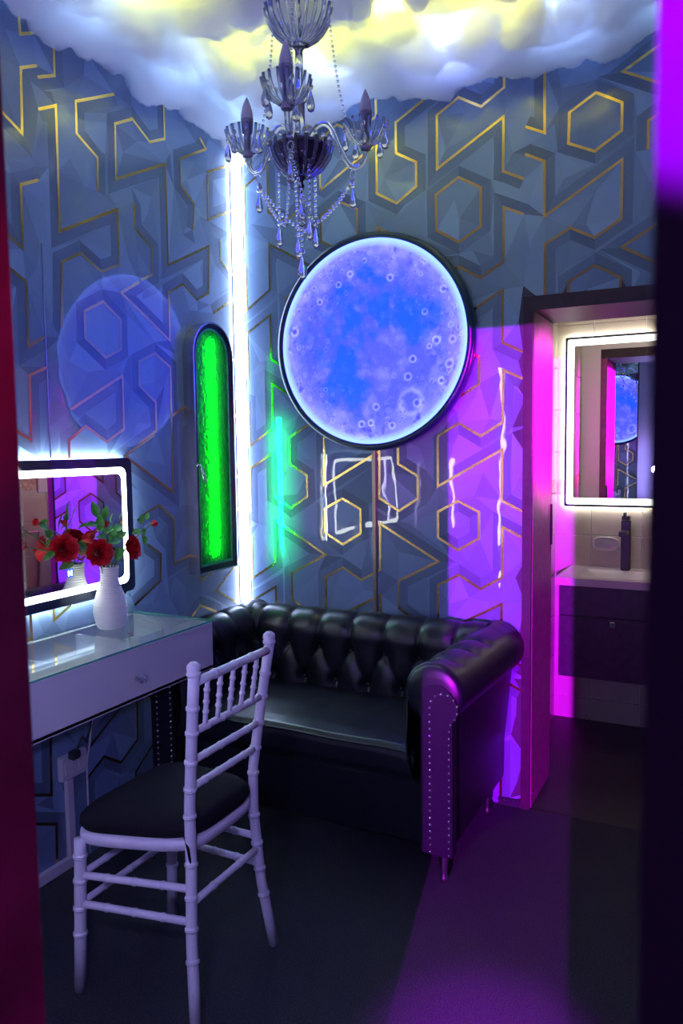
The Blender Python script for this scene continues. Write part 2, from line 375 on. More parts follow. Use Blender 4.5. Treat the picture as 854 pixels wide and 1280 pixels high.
left = [[(-1.217, 2.95), (-1.213, 2.853), (-1.157, 2.881)], [(-1.149, 2.781), (-1.217, 2.746), (-1.223, 2.537), (-1.38, 2.62)], [(-1.073, 2.95), (-1.073, 2.780), (-1.148, 2.744)],
        [(-1.151, 2.640), (-1.074, 2.680), (-1.076, 2.465), (-1.079, 2.259), (-.790, 2.408), (-.790, 2.203), (-.886, 2.159), (-.987, 2.205), (-1.077, 2.154), (-1.088, 1.930)],
        [(-.785, 2.828), (-.981, 2.729), (-.982, 2.619), (-.885, 2.567), (-.891, 2.445)],
        [(-.498, 2.95), (-.499, 2.763), (-.591, 2.719), (-.689, 2.773), (-.786, 2.721), (-.791, 2.518), (-.500, 2.663), (-.502, 2.258), (-.218, 2.396), (-.227, 2.192), (-.314, 2.148), (-.408, 2.199), (-.502, 2.149), (-.505, 1.951), (-.785, 2.099), (-.680, 2.158)],
        [(-.262, 2.846), (-.219, 2.812), (-.406, 2.712), (-.407, 2.609), (-.315, 2.553), (-.330, 2.440)], [(-.01, 2.81), (-.211, 2.719), (-.221, 2.509), (-.01, 2.61)],
        [(-1.163, 2.407), (-1.238, 2.370), (-1.242, 2.165), (-1.38, 2.240)], [(-1.38, 2.130), (-1.234, 2.061), (-1.237, 1.849), (-1.165, 1.890)], [(-1.165, 1.785), (-1.239, 1.752), (-1.244, 1.537), (-1.38, 1.610)],
        [(-.697, 2.456), (-.694, 2.361), (-.599, 2.305), (-.604, 2.201), (-.672, 2.167)], [(-.131, 2.447), (-.130, 2.350), (-.03, 2.300)],
        [(-.978, 2.002), (-.884, 2.050), (-.794, 1.997), (-.797, 1.885), (-.881, 1.846), (-.980, 1.907), (-.978, 2.002)],
        [(-1.064, 1.646), (-.794, 1.785), (-.797, 1.581), (-.890, 1.532), (-.994, 1.588), (-1.077, 1.537), (-1.085, 1.330)],
        [(-.721, 1.521), (-.608, 1.578), (-.607, 1.692), (-.701, 1.753), (-.696, 1.847), (-.602, 1.889), (-.508, 1.841), (-.515, 1.321), (-.797, 1.477), (-.620, 1.560)],
        [(-.403, 1.691), (-.509, 1.638)], [(-.197, 2.106), (-.03, 2.200)], [(-.740, 1.220), (-.677, 1.250), (-.605, 1.272), (-.514, 1.210), (-.524, 1.015), (-.380, 1.050)],
        [(-.683, 1.118), (-.605, 1.068), (-.611, .959), (-.772, .886)], [(-.830, 1.389), (-.800, 1.375), (-.808, 1.261), (-.850, 1.250)], [(-.800, 1.10), (-.796, .962), (-.834, .943)],
        [(-.369, .950), (-.328, .914), (-.223, .958)], [(-.03, .97), (-.227, .852), (-.03, .745)], [(-.413, .767), (-.352, .807), (-.232, .753), (-.234, .60)],
        [(-.780, .53), (-.685, .488), (-.599, .442), (-.592, .339), (-.647, .313)], [(-.504, .60), (-.502, .392), (-.30, .49)], [(-.380, .345), (-.500, .287), (-.491, .209), (-.38, .15)],
        [(-.775, .62), (-.782, .344), (-.881, .284), (-.969, .340), (-1.058, .290), (-1.066, .10)], [(-1.053, .395), (-.860, .51)], [(-.683, .297), (-.800, .215), (-.8, .05)],
        [(-1.38, .36), (-1.226, .296), (-1.217, .55)], [(-1.38, .26), (-1.211, .183), (-1.216, .0)], [(-1.10, .95), (-1.18, .91), (-1.18, 1.02)], [(-1.36, .90), (-1.28, .86), (-1.28, 1.0)],
        [(-.13, 1.95), (-.02, 1.90)], [(-.12, 1.62), (-.03, 1.66)], [(-.11, 1.40), (-.03, 1.36)], [(-.11, 1.18), (-.03, 1.22)]]

def clip(p, u0, u1, z0, z1):
    # polyline clipped to the wall rectangle, as separate runs
    runs = []; cur = []
    for a, b in zip(p[:-1], p[1:]):
        t0, t1 = 0.0, 1.0; ok = True
        for q, d0, lo, hi in ((a[0], b[0] - a[0], u0, u1), (a[1], b[1] - a[1], z0, z1)):
            if abs(d0) < 1e-9:
                if q < lo or q > hi: ok = False
            else:
                ta, tb = (lo - q) / d0, (hi - q) / d0
                if ta > tb: ta, tb = tb, ta
                t0 = max(t0, ta); t1 = min(t1, tb)
        if not ok or t0 >= t1:
            if len(cur) > 1: runs.append(cur)
            cur = []; continue
        pa = (a[0] + (b[0] - a[0]) * t0, a[1] + (b[1] - a[1]) * t0); pb = (a[0] + (b[0] - a[0]) * t1, a[1] + (b[1] - a[1]) * t1)
        if not cur or math.hypot(cur[-1][0] - pa[0], cur[-1][1] - pa[1]) > 1e-6:
            if len(cur) > 1: runs.append(cur)
            cur = [pa]
        cur.append(pb)
    if len(cur) > 1: runs.append(cur)
    return runs
def mitre(p, d):
    out = []
    n = len(p)
    closed = math.hypot(p[0][0] - p[-1][0], p[0][1] - p[-1][1]) < 1e-5
    for i in range(n):
        a = Vector(p[i - 1] if i else (p[-2] if closed else p[0])); b = Vector(p[i]); c = Vector(p[i + 1] if i < n - 1 else (p[1] if closed else p[-1]))
        t1 = (b - a); t2 = (c - b)
        if t1.length < 1e-7: t1 = t2
        if t2.length < 1e-7: t2 = t1
        t1.normalize(); t2.normalize()
        n1 = Vector((-t1.y, t1.x)); n2 = Vector((-t2.y, t2.x)); mm = n1 + n2
        if mm.length < .2: mm = n1.copy()
        mm.normalize(); k = max(.4, mm.dot(n1))
        out.append((b.x + mm.x * d / k, b.y + mm.y * d / k))
    return out
def seg_dist(px, pz, a, b):
    dx, dz = b[0] - a[0], b[1] - a[1]; l2 = dx * dx + dz * dz
    t = max(0, min(1, ((px - a[0]) * dx + (pz - a[1]) * dz) / l2)) if l2 else 0
    qx, qz = a[0] + t * dx - px, a[1] + t * dz - pz
    return math.hypot(qx, qz), (dx * (pz - a[1]) - dz * (px - a[0]))
def wallpaper(polys, u0, u1, zmax, to3, normal, parent, holes=(), seed=3):
    rnd = random.Random(seed)
    runs = [r for p in polys for r in clip(p, u0, u1, 0, zmax)]
    verts = []; edges = []
    def addline(r):
        k0 = len(verts)
        for q in r: verts.append(Vector(q))
        for i in range(len(r) - 1): edges.append((k0 + i, k0 + i + 1))
    for x, z in ((u0, 0), (u1, 0), (u1, zmax), (u0, zmax)): verts.append(Vector((x, z)))
    edges += [(0, 1), (1, 2), (2, 3), (3, 0)]
    for r in runs: addline(r)
    bands = []
    for r in runs:
        side = 1 if rnd.random() < .5 else -1
        for d in (.040,):
            for rr in clip(mitre(r, side * d), u0, u1, 0, zmax): addline(rr)
        bands.append((r, side))
    g = .105; nz = int(zmax / g)
    for j in range(nz + 1):
        for i in range(int((u1 - u0) / g) + 1):
            x = u0 + (i + .5 * (j % 2)) * g + rnd.uniform(-.035, .035); z = j * g + rnd.uniform(-.035, .035)
            if u0 < x < u1 and 0 < z < zmax:
                if min([seg_dist(x, z, a, b)[0] for r in runs for a, b in zip(r[:-1], r[1:]) if abs(a[0] - x) < .5 and abs(a[1] - z) < .5] + [9]) > .03: verts.append(Vector((x, z)))
    ov, oe, of = delaunay_2d_cdt(verts, edges, [], 0, 1e-5)[:3]
    faces = []; tones = []
    seeds = [(rnd.uniform(u0, u1), rnd.uniform(0, zmax), rnd.choice((1.0, .92, .82, .74, .66))) for _ in range(int((u1 - u0) * zmax / .011))]
    segs = [(a, b, side) for r, side in bands for a, b in zip(r[:-1], r[1:])]
    for f in of:
        cx = sum(ov[i].x for i in f) / 3; cz = sum(ov[i].y for i in f) / 3
        if not (u0 <= cx <= u1 and 0 <= cz <= zmax): continue
        if any(a <= cx <= b and c <= cz <= d for a, b, c, d in holes): continue
        k_ = min(range(len(seeds)), key=lambda q: (seeds[q][0] - cx) ** 2 + ((seeds[q][1] - cz) * .8) ** 2)
        t = seeds[k_][2] + rnd.uniform(-.06, .06)
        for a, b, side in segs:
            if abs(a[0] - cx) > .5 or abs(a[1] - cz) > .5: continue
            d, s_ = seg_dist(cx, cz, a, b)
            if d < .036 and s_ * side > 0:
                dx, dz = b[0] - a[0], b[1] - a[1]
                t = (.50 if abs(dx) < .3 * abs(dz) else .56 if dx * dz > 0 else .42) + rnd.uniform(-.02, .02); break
        faces.append(tuple(f)); tones.append(t)
    used = sorted({i for f in faces for i in f}); remap = {i: k for k, i in enumerate(used)}
    me = bpy.data.meshes.new('wallpaper')
    fs = []
    nv = Vector(normal)
    for f in faces:
        p = [Vector(to3(ov[i].x, ov[i].y, 0)) for i in f]
        fs.append(tuple(remap[i] for i in (f if (p[1] - p[0]).cross(p[2] - p[0]).dot(nv) > 0 else f[::-1])))
    me.from_pydata([to3(ov[i].x, ov[i].y, 0) for i in used], [], fs)
    ca = me.color_attributes.new('tone', 'FLOAT_COLOR', 'CORNER')
    cols = []
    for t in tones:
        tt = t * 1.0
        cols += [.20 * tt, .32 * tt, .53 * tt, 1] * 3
    ca.data.foreach_set('color', cols)
    me.materials.append(M_paper)
    link('wallpaper', me, parent)
    mb = MB()
    hw = .0052
    for r in runs:
        a_, b_ = mitre(r, hw), mitre(r, -hw)
        k = len(r); vs = []
        for i in range(k): vs += [to3(*a_[i], .0012), to3(*b_[i], .0012)]
        fs = []
        for i in range(k - 1):
            c_ = ((r[i][0] + r[i + 1][0]) / 2, (r[i][1] + r[i + 1][1]) / 2)
            if any(h[0] <= c_[0] <= h[1] and h[2] <= c_[1] <= h[3] for h in holes): continue
            fs.append((2 * i, 2 * i + 1, 2 * i + 3, 2 * i + 2))
        mb.add(vs, fs)
    o = mb.build('gold_lines', M_gold, parent, fix=False)
    nz = o.data
    for p in nz.polygons:
        if p.normal.dot(nv) < 0: p.flip()
    return o
wallpaper(back, .001, 2.34, 3.0, lambda u, z, d: (u, -d - .0, z), (0, -1, 0), wb_, holes=[(1.352, 2.17, 0, 2.079)], seed=5)
wallpaper(left, -2.69, -.001, 3.0, lambda u, z, d: (d, u, z), (1, 0, 0), wl_, seed=9)
# paper seam standing a little open on the left wall
struct(MB().box(.0, .0025, -1.166, -1.162, 1.0, 2.2).build('trim_2', M_silver))

# --- bathroom shell
wbb = sbox('wall_bathroom_back', M_grout, 1.15, 2.45, 1.196, 1.35, 0, 2.5)
wbl = sbox('wall_bathroom_left', M_grout, 1.10, 1.235, .36, 1.196, 0, 2.5)
wbr = sbox('wall_bathroom_right', M_grout, 2.268, 2.40, .36, 1.196, 0, 2.5)
sbox('ceiling', M_ceiling, 1.1, 2.45, .36, 1.35, 2.5, 2.6)
wbf = wb_
TW, TH = .2555, .2235
tme = MB().bbox(-TW / 2 + .002, TW / 2 - .002, -.006, .002, -TH / 2 + .002, TH / 2 - .002, .0015).build('tile', M_tile).data
bpy.data.objects.remove(bpy.data.objects['tile'])
dme = MB().bbox(-TW / 2 + .002, TW / 2 - .002, -.006, .002, -.036, .036, .0015).build('decor_tile', M_decor).data
bpy.data.objects.remove(bpy.data.objects['decor_tile'])
def tiles(parent, org, udir, facing, n, x_off, width):
    rz = math.atan2(facing[1], facing[0]) + PI / 2
    J = 1.013
    rows = [(J - TH * (k + .5), tme, 1) for k in range(5)] + [(J + TH / 2, tme, 1), (J + TH + .0375, dme, 1), (J + TH + .075 + .07425, tme, .1485 / TH)]
    rows += [(J + TH * (k + .5), tme, 1) for k in range(2, 6)]
    for z, me, sc in rows:
        if z + TH / 2 * sc > 2.5: continue
        for i in range(n):
            u = x_off + i * TW
            o = link(me.name.split('.')[0], me, parent)
            o.matrix_parent_inverse = Matrix.Identity(4)
            o.location = (org[0] + udir[0] * u, org[1] + udir[1] * u, z); o.rotation_euler = (0, 0, rz); o.scale = (1, 1, sc)
tiles(wbb, (1.176 + TW / 2, 1.194), (1, 0), (0, -1), 4, 0, 1)
tiles(wbr, (2.266, .36 + TW / 2 - .10), (0, 1), (-1, 0), 4, 0, 1)
tiles(wbl, (1.237, .36 + TW / 2 - .10), (0, 1), (1, 0), 4, 0, 1)
# front side of the bathroom: the back wall's far face, tiled around the door
wbfr = struct(MB().box(1.1, 1.354, .36, .366, 0, 2.5).box(1.354, 2.16, .36, .366, 2.077, 2.5).box(2.16, 2.27, .36, .366, 0, 2.5).build('wall_bathroom_front', M_grout))

# ------------------------------------------------------------------ cotton cloud under the ceiling
def make_cloud():
    rnd = random.Random(11)
    vs, fs = [], []
    import bmesh
    bm = bmesh.new(); bmesh.ops.create_icosphere(bm, subdivisions=2, radius=1)
    bv = np.array([v.co[:] for v in bm.verts]); bf = np.array([[v.index for v in f.verts] for f in bm.faces]); bm.free()
    def puff(x, y, z, r, sq=.8):
        o = sum(len(a) for a in vs)
        vs.append(bv * np.array([r, r, r * sq]) + np.array([x, y, z])); fs.append(bf + o)
    x = .0
    g = .15
    for j in range(19):
        for i in range(16):
            x = .07 + i * g + (j % 2) * .07 + rnd.uniform(-.04, .04); y = -.07 - j * g + rnd.uniform(-.04, .04)
            r = rnd.uniform(.10, .17)
            x = min(max(x, .02), 2.32); 
            puff(x, y, 3.08 + rnd.uniform(-.05, .03), r)
    # thicker rim rolls along the walls
    for k in range(34):
        t = k / 33; puff(.05 + t * 2.25, -.09 + rnd.uniform(-.04, .03), 2.975 + rnd.uniform(-.035, .035), rnd.uniform(.075, .125))
        puff(.09 + rnd.uniform(-.03, .04), -.05 - t * 2.5, 2.955 + rnd.uniform(-.035, .035), rnd.uniform(.075, .125))
        puff(.06 + t * 2.25, -.24 + rnd.uniform(-.05, .05), 2.99 + rnd.uniform(-.03, .04), rnd.uniform(.07, .11))
        puff(.25 + rnd.uniform(-.05, .05), -.05 - t * 2.5, 2.98 + rnd.uniform(-.03, .04), rnd.uniform(.07, .11))
    for k in range(140):
        puff(rnd.uniform(.15, 2.2), rnd.uniform(-1.8, -.15), 2.955 + rnd.uniform(-.03, .05), rnd.uniform(.04, .085))
    V = np.concatenate(vs); Fa = np.concatenate(fs)
    me = bpy.data.meshes.new('c'); me.from_pydata(V.tolist(), [], Fa.tolist())
    tmp = bpy.data.objects.new('c', me); COL.objects.link(tmp)
    md = tmp.modifiers.new('r', 'REMESH'); md.mode = 'VOXEL'; md.voxel_size = .016; md.use_smooth_shade = True
    dg = bpy.context.evaluated_depsgraph_get()
    me2 = bpy.data.meshes.new_from_object(tmp.evaluated_get(dg))
    bpy.data.objects.remove(tmp)
    n = len(me2.vertices); co = np.empty(n * 3); me2.vertices.foreach_get('co', co); co = co.reshape(-1, 3)
    no = np.empty(n * 3); me2.vertices.foreach_get('normal', no); no = no.reshape(-1, 3)
    low = co[:, 2] < 3.1
    d = np.zeros(n)
    for i in np.nonzero(low)[0]:
        p = co[i]
        d[i] = .030 * noise.noise((p[0] * 9, p[1] * 9, p[2] * 9)) + .016 * noise.noise((p[0] * 22, p[1] * 22, p[2] * 22 + 5)) + .009 * noise.noise((p[0] * 55, p[1] * 55, p[2] * 55))
    co2 = co + no * d[:, None]
    co2[:, 0] = np.clip(co2[:, 0], .004, 2.34); co2[:, 1] = np.clip(co2[:, 1], -2.69, -.004); co2[:, 2] = np.minimum(co2[:, 2], 3.2)
    me2.vertices.foreach_set('co', co2.ravel()); me2.materials.clear(); me2.materials.append(M_cloud); me2.update()
    me2.polygons.foreach_set('use_smooth', [True] * len(me2.polygons))
    o = link('cotton_cloud', me2)
    tag(o, 'glowing white and yellow cotton cloud covering the ceiling', 'cloud', kind='stuff')
make_cloud()

# ------------------------------------------------------------------ corner light tube
t = thing('light_tube', (.03, -.03, .02), 'tall white glowing light tube standing in the corner behind the sofa', 'light')
MB().tube([(.017, -.017, .05), (.017, -.017, 2.86)], .0155, 16).build('diffuser', M_tube, t)
MB().box(.0015, .004, -.04, -.002, .02, 2.88).box(.004, .04, -.004, -.0015, .02, 2.88).build('channel', M_plastic, t)
MB().lathe([(.016, 0), (.016, .03)], (.017, -.017, .02), 14, cap=True).build('end_cap', M_plastic, t)
MB().lathe([(.016, 0), (.016, .02)], (.017, -.017, 2.86), 14, cap=True).build('end_cap', M_plastic, t)

# ------------------------------------------------------------------ moon lamp
def moon():
    cx, cz, R_ = .705, 1.945, .434
    t = thing('moon_lamp', (cx, -.0, cz), 'large round blue glowing moon lamp with black rim on the back wall', 'lamp')
    MB().lathe([(R_ - .0, .0), (R_ + .014, .002), (R_ + .026, .010), (R_ + .028, .03), (R_ + .024, .048), (R_ + .008, .053), (R_ - .001, .050), (R_ - .001, .03)], (cx, -.002, cz), 160, (0, -1, 0)).build('rim', M_navy, t)
    nr, na = 190, 420
    rr = np.linspace(0, 1, nr) ** .7; aa = np.linspace(0, 2 * PI, na, endpoint=False)
    U = (rr[:, None] * np.cos(aa)).ravel(); W = (rr[:, None] * np.sin(aa)).ravel()
    rnd = np.random.default_rng(4)
    def fbm(x, y, f, o=4, seed=0):
        out = np.zeros_like(x)
        r2 = np.random.default_rng(seed); amp = 1
        for k in range(o):
            gsz = 64; gr = r2.uniform(-1, 1, (gsz, gsz)); fx = (x + 3) * f + 7 * k; fy = (y + 3) * f + 3 * k
            ix = np.floor(fx).astype(int); iy = np.floor(fy).astype(int); tx = fx - ix; ty = fy - iy
            tx = tx * tx * (3 - 2 * tx); ty = ty * ty * (3 - 2 * ty)
            q = lambda a, b: gr[(ix + a) % gsz, (iy + b) % gsz]
            out += amp * ((q(0, 0) * (1 - tx) + q(1, 0) * tx) * (1 - ty) + (q(0, 1) * (1 - tx) + q(1, 1) * tx) * ty)
            f *= 2.1; amp *= .55
        return out
    rad = np.hypot(U, W)
    wx = U + .10 * fbm(U, W, 4, 4, 1); wy = W + .10 * fbm(U, W, 4, 4, 2)
    m_ = np.zeros_like(U)       # dark seas
    for (px, py, r, s) in ((.15, .24, .21, 1.1), (-.27, .28, .30, .8), (-.27, -.24, .30, 1.0), (-.20, -.52, .26, .9), (.50, .17, .28, .9), (.08, .62, .26, .7), (-.55, .02, .28, .5), (.35, .42, .25, .5)):
        m_ = np.maximum(m_, s * np.clip(1.35 - np.hypot(wx - px, wy - py) / r, 0, 1))
    m_ = np.clip(m_ + .22 * fbm(U, W, 9, 5, 3), 0, 1.1)
    g = .10 * fbm(U, W, 22, 4, 5)
    cr = np.zeros_like(U)
    cs = [(.43, -.60, .112, .55), (-.855, .165, .04, 1), (.69, -.03, .035, 1), (.76, .44, .03, .9), (.45, -.19, .03, .9), (.40, -.355, .033, .7), (.06, -.635, .03, .8), (-.10, -.80, .03, 1), (0, -.79, .027, 1), (.23, -.82, .028, 1), (.74, -.41, .03, 1),
          (.82, -.255, .035, .8), (-.21, .68, .026, .8), (-.34, .59, .026, .8), (.22, .60, .028, .9), (-.555, .44, .026, .8), (.575, .245, .026, .6), (.49, -.61, .035, .9), (.85, -.03, .03, .8), (.62, -.08, .022, .9)]
    for k in range(330):
        a = rnd.uniform(0, 2 * PI); q = rnd.uniform(0, 1) ** .32 * .95
        cs.append((q * math.cos(a), q * math.sin(a), .007 + .016 * rnd.uniform(0, 1) ** 3, rnd.uniform(.3, 1.0) * (.15 + .85 * q ** 3)))
    for k in range(260):
        a = rnd.uniform(0, 2 * PI); q = rnd.uniform(.62, .93); cs.append((q * math.cos(a), q * math.sin(a), rnd.uniform(.006, .013), -1))
    dk = np.zeros_like(U)
    for (px, py, r, s) in cs:
        dd = np.hypot(U - px, W - py); sel = dd < 2.2 * r
        if s < 0:
            dk[sel] += .9 * np.exp(-(dd[sel] / (.7 * r)) ** 2); continue
        cr[sel] += s * np.exp(-((dd[sel] - r) / (.22 * r + .002)) ** 2) * .9
        if r < .05: dk[sel] += s * np.exp(-(dd[sel] / (.55 * r)) ** 2)
        else: cr[sel] -= .12 * (dd[sel] < r)
    rg = fbm(U, W, 14, 5, 8) * np.clip((rad - .62) / .3, 0, 1)
    dk += np.clip(rg - .35, 0, 1) * 1.1
    light = np.array([.095, .12, 2.6]); dark = np.array([.016, .115, 2.7]); pale = np.array([.43, .42, 3.2]); rim = np.array([.45, .78, 4.0])
    k1 = np.clip(m_ * 1.5 - .25, 0, 1)[:, None]; k1 = k1 * k1 * (3 - 2 * k1)
    c = light * (1 - k1) + dark * k1
    hi = np.clip(.5 * g + .42 * np.clip(fbm(U, W, 6, 5, 12) * .8 - .05, 0, 1) * (1 - k1[:, 0]) + .55 * np.clip((rad - .70) / .25, 0, 1) ** 1.3, 0, 1)[:, None]
    c = c * (1 - hi) + pale * hi
    c = c + np.clip(cr, 0, 1)[:, None] * np.array([.30, .31, .45])
    c = c * (1 - .75 * np.clip(dk, 0, 1)[:, None]) + np.array([.02, .02, 2.0]) * np.clip(dk, 0, 1)[:, None] * .5
    e = np.clip((rad - .915) / .06, 0, 1)[:, None]
    c = c * (1 - e) + rim * e
    me = bpy.data.meshes.new('moon_face')
    vs = [(cx + u * R_, -.046, cz + w_ * R_) for u, w_ in zip(U, W)]
    fs = [(j * na + i, j * na + (i + 1) % na, (j + 1) * na + (i + 1) % na, (j + 1) * na + i) for j in range(nr - 1) for i in range(na)]
    me.from_pydata(vs, [], fs)
    ca = me.color_attributes.new('moon', 'FLOAT_COLOR', 'POINT')
    ca.data.foreach_set('color', np.concatenate([np.clip(c, 0, None), np.ones((len(c), 1))], 1).ravel())
    mm = emis('moon_print', (1, 1, 1), 1.0); a_ = N(mm, 'ShaderNodeAttribute'); a_.attribute_name = 'moon'
    L(mm, a_.outputs['Color'], P(mm).inputs['Emission Color'])
    P(mm).inputs['Emission Strength'].default_value = 1.1
    me.materials.append(mm)
    link('moon_face', me, t)
    c_ = MB().box(.692, .708, -.012, -.0, .5, 1.50).build('conduit', M_wcable)
    tag(c_, 'thin vertical bronze cable conduit below the moon lamp', 'conduit')
moon()

# ------------------------------------------------------------------ arched green window on the left wall
def arch(yc, hw, z0, zs, n=14):
    return [(yc - hw, z0), (yc + hw, z0), (yc + hw, zs)] + [(yc + hw * math.cos(PI * k / n), zs + hw * math.sin(PI * k / n)) for k in range(1, n)] + [(yc - hw, zs)]
t = thing('arched_window', (.0, -.278, .97), 'tall arched green glass window with a silver and black frame left of the corner tube', 'window')
yc = -.278
MB().ringprism(arch(yc, .140, .962, 1.905), arch(yc, .121, .985, 1.905), .002, .050).build('frame', M_black, t)
MB().ringprism(arch(yc, .146, .955, 1.905), arch(yc, .139, .962, 1.905), .0, .056).build('metal_edge', M_silver, t)
MB().ringprism(arch(yc, .121, .985, 1.905), arch(yc, .112, .995, 1.905), .038, .047).build('glazing_bead', M_greenback, t)
MB().prism(arch(yc, .121, .985, 1.905), .003, .006, 'yz').build('back_panel', M_greenback, t)
MB().prism(arch(yc, .120, .986, 1.905), .038, .042, 'yz').build('green_glass', M_greenglass, t)
m = MB()
m.box(.008, .014, -.266, -.228, 1.02, 1.98)
m.build('light_strip', M_greenled, t)
for z in (1.755, 1.12):
    h = MB().bbox(.006, .034, -.138, -.116, z - .035, z + .035, .003).tube([(.036, -.122, z - .035), (.036, -.122, z + .035)], .006, 8).build('hinge', M_black, t)
MB().lathe([(.006, 0), (.008, .012), (.004, .02)], (.05, -.420, 1.43), 10, (1, 0, 0), cap=True).tube([(.072, -.418, 1.435), (.078, -.405, 1.405), (.080, -.388, 1.365), (.076, -.380, 1.345), (.072, -.390, 1.365), (.070, -.410, 1.41)], .0035, 6).build('handle', M_chrome, t)

# added light standing in for the window's green reflection on the back wall
gl = lamp('green_reflection_fill', 'AREA', (.062, -.25, 1.30), (0, 1, .20), .62, .1, (.21, .0, 1.28))
gl.data.shape = 'RECTANGLE'; gl.data.size = .02; gl.data.size_y = .70; gl.data.spread = math.radians(38)

# ------------------------------------------------------------------ lit mirrors
def lit_mirror(name, label, plane, a0, a1, b0, b1, wall, dirn, led, inset=.034, lw=.024, rad=.022, body=.030, back=True):
    # plane 'yz': hangs on x=wall facing +x ; 'xz': hangs on y=wall facing -y
    loc = (wall, (a0 + a1) / 2, (b0 + b1) / 2) if plane == 'yz' else ((a0 + a1) / 2, wall, (b0 + b1) / 2)
    t = thing(name, loc, label, 'mirror')
    X = lambda d: wall + dirn * d
    MB().prism(rrect(a0, a1, b0, b1, rad), X(.022), X(.022 + body), plane).build('mirror_body', M_mborder, t)
    i = inset
    MB().prism(rrect(a0 + .001, a1 - .001, b0 + .001, b1 - .001, rad), X(.022 + body), X(.0226 + body), plane).build('glass_border', M_mborder, t)
    MB().ringprism(rrect(a0 + i, a1 - i, b0 + i, b1 - i, rad * 1.3), rrect(a0 + i + lw, a1 - i - lw, b0 + i + lw, b1 - i - lw, rad), X(.0227 + body), X(.0236 + body), plane).build('light_border', led, t)
    j = i + lw
    MB().prism(rrect(a0 + j, a1 - j, b0 + j, b1 - j, rad), X(.0227 + body), X(.0234 + body), plane).build('mirror_glass', M_mirror, t)
    if back:
        MB().ringprism(rrect(a0 + .003, a1 - .003, b0 + .003, b1 - .003, rad), rrect(a0 + .019, a1 - .019, b0 + .019, b1 - .019, rad), X(.016), X(.020), plane).build('back_light', M_ledback if plane == 'yz' else M_bathback, t)
    MB().box(*((X(0), X(.0218), a0 + .15, a1 - .15, b0 + .15, b1 - .15) if plane == 'yz' else (a0 + .15, a1 - .15, min(X(0), X(.0218)), max(X(0), X(.0218)), b0 + .15, b1 - .15))).build('mount', M_black, t)
    return t
vm = lit_mirror('vanity_mirror', 'rectangular mirror with white light border above the white vanity desk', 'yz', -1.78, -.820, .962, 1.470, 0, 1, M_led)
ic = MB().bbox(.0535, .0546, -1.164, -1.134, 1.060, 1.090, .0004).build('touch_switch', M_blueicon, vm)
MB().box(.0546, .0549, -1.158, -1.153, 1.066, 1.084).box(.0546, .0549, -1.158, -1.140, 1.073, 1.077).box(.0546, .0549, -1.145, -1.140, 1.066, 1.084).build('icon', M_led, ic)
lit_mirror('bathroom_mirror', 'rectangular mirror with white light border over the bathroom basin', 'xz', 1.292, 2.02, 1.168, 2.060, 1.188, -1, M_bathled, .012, .034, .008, .014)

# ------------------------------------------------------------------ mirror and tubes on the front wall
t = thing('wall_mirror', (1.12, -2.70, 1.3), 'tall plain mirror on the front wall beside the entrance', 'mirror')
MB().bbox(.985, 1.250, -2.70, -2.690, .30, 2.34, .002).build('frame', M_black, t)
MB().box(.995, 1.240, -2.690, -2.688, .31, 2.33).build('mirror_glass', M_mirror, t)
for lab, x, z0, z1 in (('long white light tube upright on the front wall', .53, .38, 2.10), ('short white light tube upright near the front left corner', .14, .85, 1.40)):
    t = thing('light_tube', (x, -2.70, z0), lab, 'light')
    MB().tube([(x, -2.678, z0 + .02), (x, -2.678, z1 - .02)], .008, 10).build('diffuser', M_fronttube, t)
    MB().box(x - .014, x + .014, -2.70, -2.690, z0, z1).box(x - .01, x + .01, -2.692, -2.666, z0, z0 + .02).box(x - .01, x + .01, -2.692, -2.666, z1 - .02, z1).build('channel', M_plastic, t)

# ------------------------------------------------------------------ vanity desk
t = thing('vanity_desk', (.2, -1.25, .68), 'white wall hung vanity desk with glass top and one long drawer', 'desk')
dx, y0, y1, zb, zt = .388, -1.80, -.787, .682, .858
m = MB().bbox(.002, dx, y0, y1, zb, zb + .016, .002)                       # bottom
m.bbox(.002, dx - .018, y1 - .018, y1, zb + .016, zt, .001).bbox(.002, dx - .018, y0, y0 + .018, zb + .016, zt, .001).bbox(.002, .022, y0 + .018, y1 - .018, zb + .016, zt, .001)
m.bbox(.3, dx - .018, y0 + .018, y1 - .018, zt - .03, zt, .001)
m.build('desk_body', M_white, t)
dr_ = MB().bbox(dx - .018, dx, y0, y1, zb + .003, zt, .0015).build('drawer_front', M_white, t)
MB().lathe([(.007, 0), (.006, .010), (.013, .018), (.016, .026), (.012, .034), (.001, .036)], (dx, -1.206, .758), 16, (1, 0, 0)).build('knob', M_crystal, dr_)
m = MB().box(.022, .3, y0 + .018, y1 - .018, .765, .772)
for yy in (-1.10, -1.42): m.box(.022, .3, yy - .006, yy + .006, .772, .845)
m.build('tray', M_white, t)
MB().bbox(.003, dx + .004, y0 - .003, y1 + .004, zt + .001, zt + .009, .001).build('glass_top', M_pane, t)
MB().box(dx + .0042, dx + .0052, y0 - .003, y1 + .004, zt + .0015, zt + .0085).box(.003, dx + .0042, y1 + .0042, y1 + .0052, zt + .0015, zt + .0085).build('glass_edge', M_paneedge, t)
for yy in (-1.0, -1.55): MB().box(.0, .25, yy - .012, yy + .012, zb - .012, zb).build('bracket', M_white, t)

